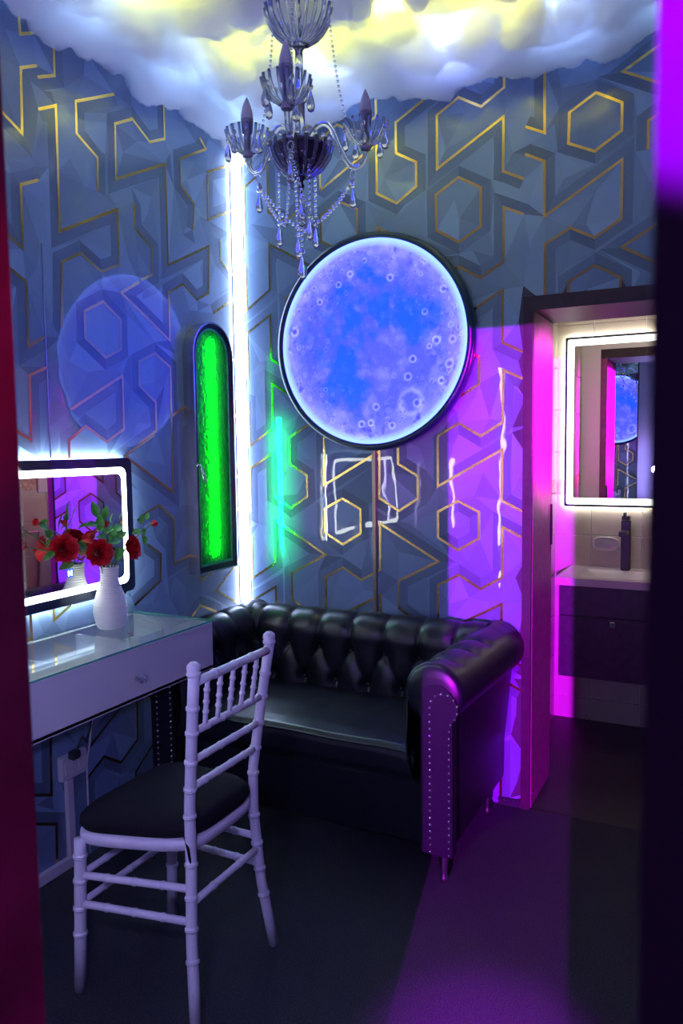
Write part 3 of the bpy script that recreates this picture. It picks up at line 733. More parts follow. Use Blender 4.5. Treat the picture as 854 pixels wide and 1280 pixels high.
# vase
t = thing('vase', (.135, -1.045, .867), 'white ribbed bottle vase standing on the glass desk top', 'vase')
prof = [(.040, .0), (.046, .004), (.055, .03), (.060, .06), (.058, .09), (.048, .125), (.036, .155), (.031, .180), (.031, .205), (.034, .222)]
pf = []
for k in range(len(prof) - 1):
    for q in range(12):
        u = q / 12; r = prof[k][0] * (1 - u) + prof[k + 1][0] * u; h = prof[k][1] * (1 - u) + prof[k + 1][1] * u
        pf.append((r + .0013 * math.sin(h * 2 * PI / .0085), h))
pf += [(.034, .222), (.030, .222), (.027, .20), (.028, .17), (.034, .14)]
MB().lathe([(.001, 0)] + pf, (.135, -1.045, .867), 40).build('vase_body', M_vase, t)

# ------------------------------------------------------------------ roses
VB = Vector((.135, -1.045, 1.06))
def petal(mb, c, q, ang, rr, h, wd, curl):
    def fn(u, v):
        a = (u - .5) * wd; e = math.sin(PI * min(1, v * .9 + .1)) ** .3
        rad = rr * (.35 + .75 * v ** .7) + curl * max(0, v - .7) * rr * 2.2
        wob = 1 + (.05 * math.sin(u * 9 + ang * 3) + .05 * math.sin(u * 17 + ang * 7)) * v * v
        aa = ang + a * (1 - .25 * v ** 4)
        return c + q @ Vector((rad * wob * math.cos(aa), rad * wob * math.sin(aa), h * v * (1 - .25 * abs(u - .5) ** 2 * 4 * v) - h * .15))
    mb.grid(fn, 11, 7)
def bloom(mb, c, d, R_, open_=1.0, rnd=random):
    q = d.to_track_quat('Z', 'Y')
    for lay, (n, f, hh, cu) in enumerate(((3, .20, 1.25, -.1), (4, .34, 1.30, -.05), (5, .50, 1.28, .05), (5, .66, 1.18, .15), (6, .82, 1.0, .30), (6, .96, .80, .55), (6, 1.05, .55, .8))):
        if f > open_: break
        for k in range(n): petal(mb, c, q, 2 * PI * k / n + lay * 1.1 + rnd.uniform(-.2, .2), R_ * f, R_ * 1.15 * hh * rnd.uniform(.92, 1.06), 2 * PI / n * 1.45, cu)
def leaf_mesh(base, d, up, ln, wd):
    d = d.normalized(); side = d.cross(up).normalized(); nn = side.cross(d)
    def fn(u, v):
        s_ = (u - .5) * 2; w_ = wd * math.sin(PI * (v * .96 + .02)) ** .8 * (1 - .3 * v)
        return base + d * ln * v + side * w_ * s_ + nn * (abs(s_) * w_ * .35 - ln * .25 * v * v)
    return MB().grid(fn, 5, 7)
def at_px(px, py, x):
    dq = _r2 * (px - 427) + _u2 * (640 - py) + _v * F_PX
    return CAM + dq * ((x - CAM.x) / dq.x)
def rose(label, px, py, x, R_, dirv, leaves, open_=1.0, name='rose', seed=1, cat='flower'):
    rnd = random.Random(seed)
    head = at_px(px, py, x); d = Vector(dirv).normalized()
    t = thing(name, VB - Vector((0, 0, .02)), label, cat, None)
    hb = head - d * R_ * .45
    p0 = VB + Vector((rnd.uniform(-.014, .014), rnd.uniform(-.014, .014), -.10)); p1 = VB + Vector((0, 0, .03)) + (Vector((head.x, head.y, 0)) - Vector((VB.x, VB.y, 0))) * .12
    pts = [p0.lerp(p1, k / 4) for k in range(4)] + [((1 - s) ** 2) * p1 + 2 * s * (1 - s) * (p1 * .5 + hb * .5 + Vector((0, 0, .03))) + s * s * hb for s in (0, .2, .4, .6, .8, 1)]
    MB().tube(pts, .0022, 6).lathe([(.002, 0), (.007, .006), (.008, .012)], hb - d * .004, 8, d).build('stem', M_stem, t)
    mb = MB(); bloom(mb, head - d * R_ * .35, d, R_, open_, rnd); mb.build('bloom', M_petal, t, fix=False)
    for (lx, ly, lxd, ddx, ln) in leaves:
        b = at_px(lx, ly, lxd); dd = Vector(ddx)
        ln *= 1.25; o = leaf_mesh(b - dd.normalized() * ln * .5, dd, Vector((.6, -.5, .5)), ln, ln * .33).build('leaf', M_leaf, t, fix=False)
        near = min(pts, key=lambda q: (q - b).length)
        MB().tube([near, (near + b) / 2 + Vector((0, 0, .006)), b - dd.normalized() * ln * .48], .0010, 5).build('leaf_stalk', M_stem, o)
rose('large red rose leaning left from the vase', 80, 686, .155, .034, (.75, -.5, .25), [(62, 694, .16, (0, -1, -.4), .035), (84, 706, .17, (0, -1, -.15), .045), (104, 683, .13, (.2, .7, -.5), .045)], seed=3)
rose('large red rose in the middle of the bunch', 124, 691, .185, .033, (.8, -.45, .15), [(125, 653, .15, (0, .1, 1), .045), (115, 655, .17, (.1, -1, .1), .036), (128, 672, .18, (.1, -.8, .3), .036), (144, 676, .17, (.2, .9, .2), .045), (148, 659, .14, (0, .8, .4), .046), (132, 640, .13, (0, .3, 1), .036)], seed=5)
rose('large red rose leaning right from the vase', 164, 685, .16, .032, (.7, .1, .15), [(149, 692, .15, (0, -.4, -1), .045), (141, 668, .17, (0, .5, .6), .040), (135, 696, .17, (0, .3, -1), .04), (152, 668, .12, (.3, .8, .5), .04)], seed=7)
rose('small red rose bud at the far left tip', 47, 654, .12, .016, (-.1, -1, .55), [(57, 659, .13, (0, 1, -.4), .036), (61, 668, .12, (.2, .6, -.9), .032), (53, 657, .11, (0, .9, -.6), .03)], .7, 'rose_bud', 11)
rose('small red rose bud above the middle of the bunch', 131, 657, .15, .017, (.3, 0, 1), [(136, 660, .16, (0, .8, .6), .036), (119, 637, .12, (0, -.3, 1), .046), (127, 648, .14, (0, -.8, .5), .03)], .7, 'rose_bud', 13)
rose('small red rose bud at the far right tip', 191, 655, .13, .017, (.1, 1, .15), [(177, 649, .13, (0, 0, 1), .030), (171, 664, .14, (0, -.9, -.1), .032), (180, 665, .13, (0, .5, -.8), .03), (181, 675, .13, (0, .2, -1), .030), (184, 645, .12, (0, .5, 1), .026)], .7, 'rose_bud', 17)
rose('dark red rose half hidden at the back of the bunch', 112, 673, .09, .026, (-.5, -.2, .7), [], 1.0, seed=19)

# ------------------------------------------------------------------ chair
def interp(tab, z):
    for a, b in zip(tab[:-1], tab[1:]):
        if a[0] <= z <= b[0]:
            k = (z - a[0]) / (b[0] - a[0]); return Vector((a[1] + (b[1] - a[1]) * k, a[2] + (b[2] - a[2]) * k, z))
def bamboo(mb, pts, r, rings, n=12, rr=1.2, w_=.0042):
    # turned pole with raised rings; rings are positions 0..1 along the length
    pts = [Vector(p) for p in pts]
    ln = [0]
    for a, b in zip(pts[:-1], pts[1:]): ln.append(ln[-1] + (b - a).length)
    T_ = ln[-1]
    def at(s):
        s = min(max(s, 0), T_)
        for i in range(len(pts) - 1):
            if s <= ln[i + 1] + 1e-9: return pts[i].lerp(pts[i + 1], (s - ln[i]) / (ln[i + 1] - ln[i]))
        return pts[-1]
    st = [(0, r)] + [(l, r) for l in ln[1:-1]]
    for q in rings:
        s = q * T_; st += [(s - w_ * 2.4, r), (s - w_ * 1.1, r), (s - w_ * .8, r * rr), (s - w_ * .12, r * rr), (s, r * .98), (s + w_ * .12, r * rr), (s + w_ * .8, r * rr), (s + w_ * 1.1, r), (s + w_ * 2.4, r)]
    st.append((T_, r)); st.sort()
    mb.tube([at(s) for s, _ in st], [q for _, q in st], n)
    return mb
def chair():
    t = thing('banquet_chair', (.70, -1.41, 0), 'white bamboo style banquet chair with black seat cushion', 'chair')
    posts = {}
    for s, nm in ((-1, 'near'), (1, 'far')):
        tab = [(0, .902, -1.405 + s * .192), (.20, .868, -1.392 + s * .168), (.42, .848, -1.377 + s * .150), (.55, .848, -1.375 + s * .152), (.75, .872, -1.374 + s * .166), (.925, .896, -1.374 + s * .180)]
        posts[s] = tab
        zs = [0, .10, .2, .30, .42, .5, .55, .65, .75, .85, .925]
        H = .925
        mb = bamboo(MB(), [interp(tab, z) for z in zs], .0152, [z / H for z in (.16, .24, .318, .403, .532, .609, .685, .766, .835)], 16)
        mb.lathe([(.015, 0), (.0195, .004), (.0195, .010), (.016, .013), (.019, .020), (.017, .030), (.009, .037), (.001, .039)], interp(tab, .922), 16)
        mb.build('rear_leg', M_chair, t)
    fr = {}
    for s in (-1, 1):
        top = Vector((.538, -1.42 + s * .194, .440)); ft = Vector((.520, -1.42 + s * .198, 0)); fr[s] = (ft, top)
        bamboo(MB(), [ft, top], .0165, [.38, .55, .73, .89], 16).build('front_leg', M_chair, t)
    B = lambda s, z: interp(posts[s], z)
    Fp = lambda s, z: fr[s][0].lerp(fr[s][1], z / .440)
    bamboo(MB(), [B(-1, .905), B(1, .905)], .0125, [.25, .5, .75], 12, 1.14).build('top_rail', M_chair, t)
    for z in (.766, .685, .609): bamboo(MB(), [B(-1, z), B(1, z)], .0100, [.2, .4, .6, .8], 10, 1.15).build('back_rail', M_chair, t)
    for k in range(5):
        u = (k + 1) / 6
        bamboo(MB(), [B(-1, .766).lerp(B(1, .766), u), B(-1, .905).lerp(B(1, .905), u)], .0068, [.3, .5, .74], 8, 1.35, .004).build('spindle', M_chair, t)
    for s in (-1, 1):
        for z in (.337, .254): bamboo(MB(), [Fp(s, z), B(s, z)], .0105, [.25, .5, .75], 10, 1.16).build('side_stretcher', M_chair, t)
    for z in (.337, .254): bamboo(MB(), [Fp(-1, z), Fp(1, z)], .0095, [.25, .5, .75], 10, 1.16).build('front_stretcher', M_chair, t)
    bamboo(MB(), [B(-1, .30), B(1, .30)], .0105, [.3, .7], 10, 1.16).build('rear_stretcher', M_chair, t)
    # seat frame and cushion: rounded trapezoid
    def outline(grow, n=64, p=4.5):
        out = []
        for k in range(n):
            a = 2 * PI * k / n; c, s_ = math.cos(a), math.sin(a)
            x = math.copysign(abs(c) ** (2 / p), c); y = math.copysign(abs(s_) ** (2 / p), s_)
            u = (x + 1) / 2
            hw = .222 + (.160 - .222) * u + grow
            out.append((.508 - grow + (.355 + 2 * grow) * u, -1.42 + .042 * u + hw * y))
        return out
    mb = MB()
    lay = [(-.004, .430), (.0, .434), (.004, .446), (.003, .458), (-.006, .464), (-.03, .464)]
    def lofts(mb, lay):
        n = 64; vs = []
        for g_, z in lay: vs += [(x, y, z) for x, y in outline(g_)]
        fs = [(j * n + i, j * n + (i + 1) % n, (j + 1) * n + (i + 1) % n, (j + 1) * n + i) for j in range(len(lay) - 1) for i in range(n)]
        fs += [tuple(range(n))[::-1], tuple((len(lay) - 1) * n + i for i in range(n))]
        return mb.add(vs, fs, True)
    lofts(mb, lay).build('seat_frame', M_chair, t)
    mb = MB(); lofts(mb, [(-.020, .463), (-.004, .468), (.004, .482), (.002, .500), (-.012, .515), (-.035, .523), (-.07, .528), (-.11, .530), (-.135, .531)])
    mb.build('seat_cushion', M_cushion, t)
    for s in (-1, 1):
        st = MB(); b = B(s, .47); st.tube([b + Vector((-.03, -s * .006, .02)), b + Vector((.004, s * .017, -.02)), b + Vector((.008, s * .010, -.075))], .004, 6)
        st.build('cushion_tie', M_cushion, t)
chair()

# ------------------------------------------------------------------ sofa
def sofa():
    t = thing('tufted_sofa', (.66, -.36, 0), 'black tufted leather sofa with rolled arms against the back wall', 'sofa')
    def profile(rc, r, dback, zb=.36):
        pts = [(.018, zb), (.0, zb + .06), (-.006, zb + .14), (-.004, zb + .20)]
        n0 = len(pts)
        for k in range(23):
            a = math.radians(192 - k * 252 / 22)
            pts.append((rc[0] + r * math.cos(a), rc[1] + r * math.sin(a)))
        pts += [(dback, rc[1] - r - .03), (dback, .36), (dback - .004, .13)]
        # resample evenly
        seg = [0]
        for a, b in zip(pts[:-1], pts[1:]): seg.append(seg[-1] + math.hypot(b[0] - a[0], b[1] - a[1]))
        def at(s):
            for i in range(len(pts) - 1):
                if s <= seg[i + 1] + 1e-9:
                    k = (s - seg[i]) / max(1e-9, seg[i + 1] - seg[i]); return pts[i][0] + (pts[i + 1][0] - pts[i][0]) * k, pts[i][1] + (pts[i + 1][1] - pts[i][1]) * k
            return pts[-1]
        return at, seg[-1], seg
    def rolled(name, length, to_world, rc, r, dback, row1, row2, s1, s2, smax_crease, endround=.0, nu=150, nv=110):
        at, T_, seg = profile(rc, r, dback)
        btn = [(u, s1) for u in row1] + [(u, s2) for u in row2]
        creases = []
        for u in row1: creases.append(((u, s1), (u, smax_crease)))
        for u in row1:
            for u2 in row2:
                if abs(u - u2) < .12: creases.append(((u, s1), (u2, s2)))
        for u in row2: creases.append(((u, s2), (u, s2 - .14)))
        def fn(a, b):
            u = a * length; s = b * T_
            d, z = at(s); d2, z2 = at(min(T_, s + .004)); d1, z1 = at(max(0, s - .004))
            tx, tz = d2 - d1, z2 - z1; l = math.hypot(tx, tz) or 1; nx, nz = -tz / l, tx / l     # outward normal of the profile
            disp = 0
            if s < smax_crease + .05:
                fade = min(1, max(0, (smax_crease + .05 - s) / .10))
                mind = 9
                for (bu, bs) in btn:
                    q = math.hypot(u - bu, s - bs); disp -= .026 * math.exp(-(q / .030) ** 2)
                for (p, q_) in creases:
                    q, _ = seg_dist(u, s, p, q_); mind = min(mind, q)
                disp += fade * (.010 * (1 - math.exp(-(mind / .030) ** 2)) - .008 * math.exp(-(mind / .0075) ** 2))
                disp += .0018 * noise.noise((u * 18, s * 18, length)) * fade
            e = 0
            if endround:
                q = u / endround
                if q < 1: e = -(1 - math.sqrt(max(0, 1 - (1 - q) ** 2))) * endround * .9
            disp += e
            return to_world(u, d + nx * disp, z + nz * disp)
        o = MB().grid(fn, nu, nv).build(name, M_leather, t)
        def on(u, s, out=0):
            d, z = at(s); d2, z2 = at(min(T_, s + .004)); d1, z1 = at(max(0, s - .004)); l = math.hypot(d2 - d1, z2 - z1); return to_world(u, d - (z2 - z1) / l * out, z + (d2 - d1) / l * out)
        for bu, bs in btn: MB().ball(on(bu, bs, -.018), .0085, 8).build('button', M_leather, o)
        return o, at, T_
    # back
    rb = .093
    row1 = [.055 + .155 * k for k in range(7)]; row2 = [.132 + .155 * k for k in range(6)]
    rolled('backrest', 1.10, lambda u, d, z: (.145 + u, -.192 + d, z), (.086, .690), rb, .165, row1, row2, .275, .135, .50)
    # arms run from the front (u=0) to the wall
    ra = .098
    la = .70
    flare = lambda u: .030 * (u / la)
    rolled('arm', la, lambda u, d, z: (1.146 + d + flare(u) * min(1, max(0, (z - .3) / .3)), -.722 + u, z), (.094, .676), ra, .142, [.10, .245, .39], [.17, .32], .285, .145, .52, .012, 110)
    rolled('arm', la - .025, lambda u, d, z: (.192 - d * .98, -.722 + u, z), (.092, .690), .092, .135, [.10, .245, .39, .53], [.17, .32, .46], .285, .145, .50, .035, 110)
    # front panels with nail heads
    for cx_, sgn in ((1.252, 1), (.098, -1)):
        out = [(cx_ - .054, .135), (cx_ - .054, .60)] + [(cx_ + .066 * math.cos(math.radians(a)), .650 + .066 * math.sin(math.radians(a))) for a in range(210, -32, -12)] + [(cx_ + .056, .60), (cx_ + .056, .135)]
        p = MB().prism(out, -.746, -.700).build('arm_panel', M_leather, t)
        MB().lathe([(.100, -.006), (.098, .006), (.088, .014), (.060, .019), (.001, .020)], (cx_ - .012 * sgn, -.720, .676), 40, (0, -1, 0), rib=lambda a, j: 1 + .012 * math.sin(a * 14) * (j < 3)).build('roll_end', M_leather, t)
        inn = [(cx_ - .030 + .012, .135)] + [(cx_ - .018, z) for z in (.3, .5, .63)] + [(cx_ + .030 + .048 * math.cos(math.radians(a)), .640 + .050 * math.sin(math.radians(a))) for a in range(180, -46, -15)] + [(cx_ + .050, .585), (cx_ + .049, .4), (cx_ + .048, .135)]
        MB().prism(inn, -.752, -.745).build('inset_panel', M_leather, p)
        nl = MB(); seg = [0]
        for a, b in zip(inn[:-1], inn[1:]): seg.append(seg[-1] + math.hypot(a[0] - b[0], a[1] - b[1]))
        s = .01
        while s < seg[-1]:
            for i in range(len(inn) - 1):
                if s <= seg[i + 1]:
                    k = (s - seg[i]) / (seg[i + 1] - seg[i]); nl.lathe([(.0055, 0), (.0052, .0025), (.0030, .0048), (.0001, .0056)], (inn[i][0] + (inn[i + 1][0] - inn[i][0]) * k, -.752, inn[i][1] + (inn[i + 1][1] - inn[i][1]) * k), 8, (0, -1, 0)); break
            s += .0235
        o = nl.build('nail_heads', M_chrome, p); o['kind'] = 'stuff'
    # base and seat
    MB().bbox(.190, 1.200, -.672, -.05, .115, .345, .012).build('base', M_leather, t)
    def cush(a, b):
        # rounded slab: a around, b from bottom centre to top centre
        return None
    def sl(u, v):
        x = .196 + .955 * u
        prof = [(-.185, .350), (-.66, .350), (-.684, .356), (-.690, .375), (-.690, .425), (-.685, .447), (-.665, .461), (-.60, .468), (-.45, .474), (-.30, .470), (-.185, .462)]
        k = v * (len(prof) - 1); i = min(int(k), len(prof) - 2); f = k - i
        y = prof[i][0] + (prof[i + 1][0] - prof[i][0]) * f; z = prof[i][1] + (prof[i + 1][1] - prof[i][1]) * f
        e = min(u, 1 - u); 
        if z > .40: z += -.012 * math.exp(-e / .03) + .004 * noise.noise((x * 5, y * 7, 1)) + .003 * noise.noise((x * 14, y * 5, 3))
        y += .004 * noise.noise((x * 6, z * 9, 7)) if y < -.6 else 0
        return (x, y, z)
    sc = MB().grid(sl, 70, 60).build('seat_cushion', M_leather, t)
    MB().tube([Vector(sl(k / 60, .50)) + Vector((0, -.001, 0)) for k in range(61)], .0045, 8).build('piping', M_leather, sc)
    for x, y in ((1.252, -.667), (1.245, -.12), (.11, -.667), (.11, -.12)):
        MB().lathe([(.001, 0), (.012, .002), (.0165, .012), (.0165, .020), (.011, .032), (.012, .036), (.014, .06), (.019, .11), (.021, .132)], (x, y, .0), 16).build('leg', M_chrome, t)
sofa()

# ------------------------------------------------------------------ chandelier
def chandelier():
    ax, ay = 1.070, -1.264
    A = Vector((ax, ay, 0))
    t = thing('crystal_chandelier', (ax, ay, 3.05), 'three armed crystal chandelier with ribbed glass bowls and bead strings', 'chandelier')
    rib = lambda n, amt: (lambda a, j: 1 + amt * (abs(math.sin(a * n / 2)) - .5))
    def bowl(mb, c, R_, h, n=16, thick=.003):
        pr = [(R_ * .14, 0), (R_ * .40, h * .05), (R_ * .70, h * .28), (R_ * .90, h * .60), (R_ * 1.0, h)]
        inner = [(max(.002, r - thick), z + thick * .6) for r, z in pr[::-1]]
        mb.lathe(pr + inner, c, n * 4, (0, 0, 1), rib(n, .06))
        mb.nbowl = len(mb.f)
        for k in range(n):
            a = 2 * PI * (k + .5) / n; d = Vector((math.cos(a), math.sin(a), 0))
            mb.tube([c + d * r * 1.01 + Vector((0, 0, z)) for r, z in pr], [R_ * .018, R_ * .03, R_ * .05, R_ * .058, R_ * .062], 6)
        return mb
    def bowl_build(mb, name, parent):
        o = mb.build(name, M_bowl, parent, fix=False); o.data.materials.append(M_crystal)
        for p in o.data.polygons[mb.nbowl:]: p.material_index = 1
        return o
    def drop(mb, top, s=1.0):
        top = Vector(top)
        mb.ball(top - Vector((0, 0, .007 * s)), .0062 * s, 6)
        mb.lathe([(.0008, 0), (.0035 * s, -.008 * s), (.0085 * s, -.024 * s), (.0098 * s, -.032 * s), (.007 * s, -.041 * s), (.0008, -.045 * s)], top - Vector((0, 0, .013 * s)), 6)
    def string(mb, pts, r=.0055, gap=.0135):
        pts = [Vector(p) for p in pts]; ln = [0]
        for a, b in zip(pts[:-1], pts[1:]): ln.append(ln[-1] + (b - a).length)
        s = 0
        while s <= ln[-1]:
            for i in range(len(pts) - 1):
                if s <= ln[i + 1] + 1e-9:
                    mb.ball(pts[i].lerp(pts[i + 1], (s - ln[i]) / max(1e-9, ln[i + 1] - ln[i])), r, 6); break
            s += gap
    def sag(a, b, d, n=14):
        a, b = Vector(a), Vector(b); return [a.lerp(b, k / n) - Vector((0, 0, d * 4 * (k / n) * (1 - k / n))) for k in range(n + 1)]
    # stem and bowls on the axis
    MB().lathe([(.012, 2.29), (.018, 2.295), (.013, 2.31), (.0125, 2.40), (.019, 2.405), (.022, 2.42), (.019, 2.435), (.011, 2.44), (.010, 2.53), (.016, 2.54), (.016, 2.55), (.006, 2.56), (.006, 2.57)], A, 20, cap=True).build('stem', M_crystal, t)
    bowl_build(bowl(MB(), A + Vector((0, 0, 2.548)), .086, .090, 20), 'top_bowl', t)
    b = bowl_build(bowl(MB(), A + Vector((0, 0, 2.212)), .084, .082, 18), 'centre_bowl', t)
    MB().lathe([(.004, 2.222), (.03, 2.224), (.055, 2.238), (.068, 2.262), (.073, 2.285), (.070, 2.292), (.02, 2.292)], A, 36, (0, 0, 1), rib(18, .05)).build('inner_dish', M_purpleglass, b)
    mb = MB()
    for k in range(22):
        a = 2 * PI * k / 22; mb.ball(A + Vector((.083 * math.cos(a), .083 * math.sin(a), 2.298)), .0065, 6)
    mb.build('bead_rim', M_crystal, b)
    MB().lathe([(.001, 2.170), (.006, 2.178), (.009, 2.190), (.005, 2.200), (.012, 2.208), (.012, 2.214)], A, 14).build('finial', M_purpleglass, t)
    # chain to the ceiling
    ch = MB(); z = 2.566; k = 0
    while z < 3.24:
        pts = []
        for q in range(13):
            a = 2 * PI * q / 12; d = Vector((math.cos(k * PI / 2), math.sin(k * PI / 2), 0)); pts.append(A + d * .008 * math.cos(a) + Vector((0, 0, z + .013 + .014 * math.sin(a))))
        ch.tube(pts, .0022, 6, False); z += .022; k += 1
    ch.lathe([(.05, 3.25), (.05, 3.235), (.02, 3.215), (.006, 3.21)], A, 20, cap=True)
    ch.build('hanging_chain', M_chrome, t)
    for ph in (50, 170, 290):
        a = math.radians(ph); d = Vector((math.cos(a), math.sin(a), 0))
        r = .19
        cv = [(.015, 2.305), (.045, 2.345), (.070, 2.358), (.092, 2.345), (.115, 2.300), (.140, 2.262), (.165, 2.258), (.184, 2.280), (.190, 2.322)]
        # smooth the arm curve
        pts = []
        for i in range(len(cv) - 1):
            p0, p1, p2, p3 = cv[max(0, i - 1)], cv[i], cv[i + 1], cv[min(len(cv) - 1, i + 2)]
            for q in range(5):
                u = q / 5; f = lambda k: .5 * (2 * p1[k] + (p2[k] - p0[k]) * u + (2 * p0[k] - 5 * p1[k] + 4 * p2[k] - p3[k]) * u * u + (3 * p1[k] - p0[k] - 3 * p2[k] + p3[k]) * u ** 3)
                pts.append(A + d * f(0) + Vector((0, 0, f(1))))
        pts.append(A + d * .19 + Vector((0, 0, 2.322)))
        arm = MB().tube(pts, .0072, 10).build('arm', M_crystal, t)
        e = A + d * r + Vector((0, 0, 2.318))
        bowl_build(bowl(MB(), e, .060, .060, 16), 'bobeche', arm)
        MB().lathe([(.013, -.012), (.015, -.004), (.011, .002), (.0095, .012), (.0095, .050), (.014, .052), (.017, .075), (.0175, .088)], e, 16).build('candle_sleeve', M_sleeve, arm)
        MB().lathe([(.0175, .088), (.0165, .102), (.012, .122), (.006, .138), (.001, .148)], e, 16).build('candle_bulb', M_bulb, arm)
        for q in range(5):
            a2 = a + 2 * PI * q / 5 + .4
            mb = MB(); drop(mb, e + Vector((.058 * math.cos(a2), .058 * math.sin(a2), .046)), 1.15); 
            mb.tube([e + Vector((.059 * math.cos(a2), .059 * math.sin(a2), .060)), e + Vector((.058 * math.cos(a2), .058 * math.sin(a2), .046))], .0012, 5)
            mb.build('crystal_drop', M_crystal, arm)
        # bead chain from the top bowl down to this arm
        mb = MB(); string(mb, sag(A + d * .086 + Vector((0, 0, 2.634)), e + d * -.058 + Vector((0, 0, .064)), .035), .0042, .0125); mb.build('bead_string', M_crystal, arm)
        # hook, drop and swag below the arm
        low = A + d * .150 + Vector((0, 0, 2.250))
        mb = MB(); mb.tube([low + Vector((.009 * math.cos(q * PI / 6), 0, -.012 + .011 * math.sin(q * PI / 6))) for q in range(13)], .002, 6, False); mb.build('hook', M_crystal, arm)
        mb = MB(); mb.ball(low - Vector((0, 0, .03)), .006, 6); drop(mb, low - Vector((0, 0, .034)), 1.2); mb.build('crystal_drop', M_crystal, arm)
        a3 = a + math.radians(60); d3 = Vector((math.cos(a3), math.sin(a3), 0)); bot = A + d3 * .045 + Vector((0, 0, 2.085))
        n2 = A + Vector((math.cos(a + 2 * PI / 3), math.sin(a + 2 * PI / 3), 0)) * .150 + Vector((0, 0, 2.225))
        mb = MB(); string(mb, sag(low - Vector((0, 0, .025)), bot, .018)); string(mb, sag(bot, n2, .018)); mb.build('bead_string', M_crystal, t)
        for q, (rr_, z1) in enumerate(((.060, 2.115), (.035, 2.085)) if ph == 50 else ((.060, 2.11),)):
            a4 = a + math.radians(30 + 55 * q); d4 = Vector((math.cos(a4), math.sin(a4), 0))
            mb = MB(); string(mb, [A + d4 * .06 + Vector((0, 0, 2.235)), A + d4 * rr_ + Vector((0, 0, z1))], .0058, .0135); mb.build('bead_string', M_crystal, t)
            mb = MB(); drop(mb, A + d4 * rr_ + Vector((0, 0, z1 - .004)), 1.25); mb.build('crystal_drop', M_crystal, t)
    mb = MB(); string(mb, [A + Vector((0, 0, 2.165)), A + Vector((0, 0, 2.035))], .0062, .0142); mb.build('bead_string', M_crystal, t)
    mb = MB(); drop(mb, A + Vector((0, 0, 2.032)), 1.5); mb.build('crystal_drop', M_crystal, t)
    mb = MB(); drop(mb, A + Vector((.012, -.02, 2.16)), 1.45); mb.build('crystal_drop', M_crystal, t)
chandelier()

# ------------------------------------------------------------------ power outlet, trunking and cables on the left wall
t = thing('power_outlet', (.0, -1.137, .375), 'white double power outlet on the left wall under the desk', 'outlet')
MB().bbox(.001, .026, -1.198, -1.076, .332, .420, .004).build('outlet_plate', M_plastic, t)
for yy in (-1.168, -1.105): MB().bbox(.0255, .0285, yy - .018, yy + .018, .352, .400, .002).build('socket', M_white, t)
for yy in (-1.152, -1.120): MB().bbox(.0255, .0300, yy - .006, yy + .006, .376, .402, .0015).build('switch', M_white, t)
pl = MB().bbox(.028, .060, -1.175, -1.135, .408, .440, .006).tube([(.05, -1.15, .435), (.06, -1.14, .475), (.05, -1.12, .48), (.045, -1.10, .45), (.05, -1.08, .50), (.06, -1.075, .60), (.05, -1.07, .672)], .004, 8)
tag(pl.build('plug_cable', M_cable), 'black plug and looping cable above the power outlet', 'cable')
c = MB().bbox(.001, .020, -1.170, -1.140, .045, .328, .002).bbox(.001, .020, -1.75, -1.140, .004, .044, .002).build('cable_trunking', M_plastic)
tag(c, 'white cable trunking running from the outlet down to the floor', 'trunking')
c = MB().tube([(.03, -1.062, .672), (.028, -1.055, .60), (.03, -1.05, .52), (.025, -1.062, .43), (.02, -1.075, .36), (.012, -1.07, .2), (.012, -1.07, .01)], .0035, 8).build('mirror_cable', M_plastic)
tag(c, 'thin white cable hanging below the vanity desk', 'cable')
c = MB().tube([(.04, -.86, .872), (.03, -.90, .876), (.02, -.93, .90), (.012, -.945, .94), (.010, -.94, .965)], .003, 8).build('mirror_lead', M_plastic)
tag(c, 'short white lead running from the mirror down behind the vase', 'cable')

# ------------------------------------------------------------------ bathroom things
t = thing('vanity_unit', (1.66, .97, .34), 'dark wall hung bathroom cabinet below the white basin', 'cabinet')
MB().bbox(1.345, 2.02, .785, 1.186, .345, .808, .003).build('cabinet_body', M_cabinet, t)
for z0, z1 in ((.352, .655), (.660, .805)):
    d_ = MB().bbox(1.347, 2.018, .768, .785, z0, z1, .002).build('drawer', M_cabinet, t)
    if z0 < .5: MB().bbox(1.590, 1.613, .757, .768, .615, .642, .002).build('handle', M_chrome, d_)
t = thing('washbasin', (1.66, .97, .81), 'white rectangular washbasin with a wide rim on the dark cabinet', 'basin')
mb = MB()
X0, X1, Y0, Y1, ZB, ZT = 1.330, 2.04, .752, 1.186, .809, .846
ix0, ix1, iy0, iy1 = 1.43, 1.95, .805, 1.075
vs = [(X0, Y0, ZB), (X1, Y0, ZB), (X1, Y1, ZB), (X0, Y1, ZB), (X0, Y0, ZT), (X1, Y0, ZT), (X1, Y1, ZT), (X0, Y1, ZT), (ix0, iy0, ZT), (ix1, iy0, ZT), (ix1, iy1, ZT), (ix0, iy1, ZT), (ix0 + .06, iy0 + .03, .812), (ix1 - .06, iy0 + .03, .812), (ix1 - .06, iy1 - .05, .812), (ix0 + .06, iy1 - .05, .812)]
fs = [(0, 3, 2, 1), (0, 1, 5, 4), (1, 2, 6, 5), (2, 3, 7, 6), (3, 0, 4, 7), (4, 5, 9, 8), (5, 6, 10, 9), (6, 7, 11, 10), (7, 4, 8, 11), (8, 9, 13, 12), (9, 10, 14, 13), (10, 11, 15, 14), (11, 8, 12, 15), (12, 13, 14, 15)]
mb.add(vs, fs).build('basin_body', M_basin, t)
MB().lathe([(.02, 0), (.02, .003), (.012, .004), (.001, .004)], (1.69, .92, .8125), 16).build('drain', M_chrome, t)
t = thing('basin_tap', (1.617, 1.105, .846), 'tall square black tap standing behind the basin', 'tap')
MB().bbox(1.594, 1.640, 1.084, 1.130, .847, 1.105, .003).bbox(1.598, 1.636, .96, 1.084, 1.035, 1.060, .003).build('tap_body', M_black, t)
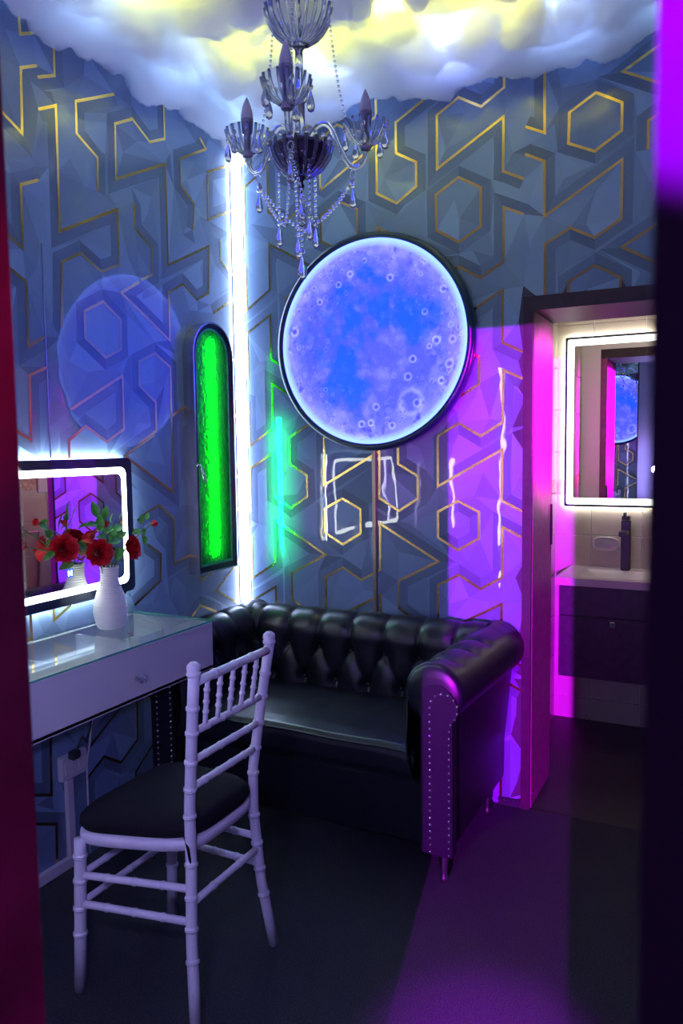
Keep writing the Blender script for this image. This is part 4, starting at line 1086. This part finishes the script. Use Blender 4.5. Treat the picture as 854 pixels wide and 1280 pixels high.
MB().bbox(1.597, 1.637, 1.075, 1.128, 1.108, 1.130, .003).bbox(1.610, 1.622, 1.03, 1.08, 1.125, 1.150, .002).build('lever', M_black, t)
t = thing('soap_dish', (1.51, 1.16, .97), 'white oval soap dish fixed to the tiles beside the tap', 'dish')
def soap(a, b):
    k = 2 * PI * a; r = [.0, .6, .88, 1.0, .90, .80, .55, 0][int(round(b * 7))]; y = [.0, .0, -.006, -.030, -.036, -.030, -.014, -.012][int(round(b * 7))]
    cx_, sz_ = math.cos(k), math.sin(k)
    x = math.copysign(abs(cx_) ** .75, cx_) * .070; z = math.copysign(abs(sz_) ** .75, sz_) * .038
    sc_ = 1 + (.045 * abs(math.sin(k * 9)) if sz_ < -.4 and .9 < r else 0)
    return (1.511 + x * r * sc_, 1.187 + y, .972 + z * r * sc_)
MB().grid(soap, 72, 8, True, True).build('dish', M_basin, t)
t = thing('hand_towel', (2.25, .77, .95), 'grey towel hanging on a chrome rail on the bathroom side wall', 'towel')
def tw(u, v):
    y = .66 + .22 * u; z = .955 - (.44 + .02 * u) * v
    return (2.235 + .010 * math.sin(u * 11 + v * 2) * (.3 + .7 * v), y + .01 * math.sin(v * 5), z)
mb = MB().grid(tw, 30, 24); mb.grid(lambda u, v: (2.222 - .0 + .010 * math.sin(u * 11 + v * 2 + .4) * (.3 + .7 * v), .66 + .22 * u, .955 - .38 * v), 30, 24)
mb.grid(lambda u, v: (2.2285 - .0068 * math.cos(PI * v), .66 + .22 * u, .955 + .010 * math.sin(PI * v)), 30, 6)
mb.build('cloth', M_towel, t)
t = thing('towel_rail', (2.25, .77, .95), 'chrome rail carrying the grey towel', 'rail')
MB().tube([(2.229, .56, .955), (2.229, 1.02, .955)], .005, 8).tube([(2.229, .57, .955), (2.262, .57, .955)], .006, 8).tube([(2.229, 1.01, .955), (2.262, 1.01, .955)], .006, 8).build('bar', M_chrome, t)
t = thing('light_switch', (2.262, .74, 1.27), 'white light switch on the bathroom side wall above the towel', 'switch')
MB().bbox(2.250, 2.260, .69, .775, 1.215, 1.325, .002).build('switch_plate', M_plastic, t)
MB().bbox(2.246, 2.251, .72, .745, 1.245, 1.295, .002).build('rocker', M_white, t)
t = thing('ceiling_light', (1.75, .78, 2.5), 'round white light on the bathroom ceiling', 'light')
MB().lathe([(.10, .0), (.105, -.012), (.098, -.02)], (1.75, .78, 2.499), 24).build('housing', M_plastic, t)
MB().lathe([(.098, -.018), (.05, -.026), (.001, -.028)], (1.75, .78, 2.499), 24).build('diffuser', emis('warm_bath_light', (1, .84, .64), 22.0), t)
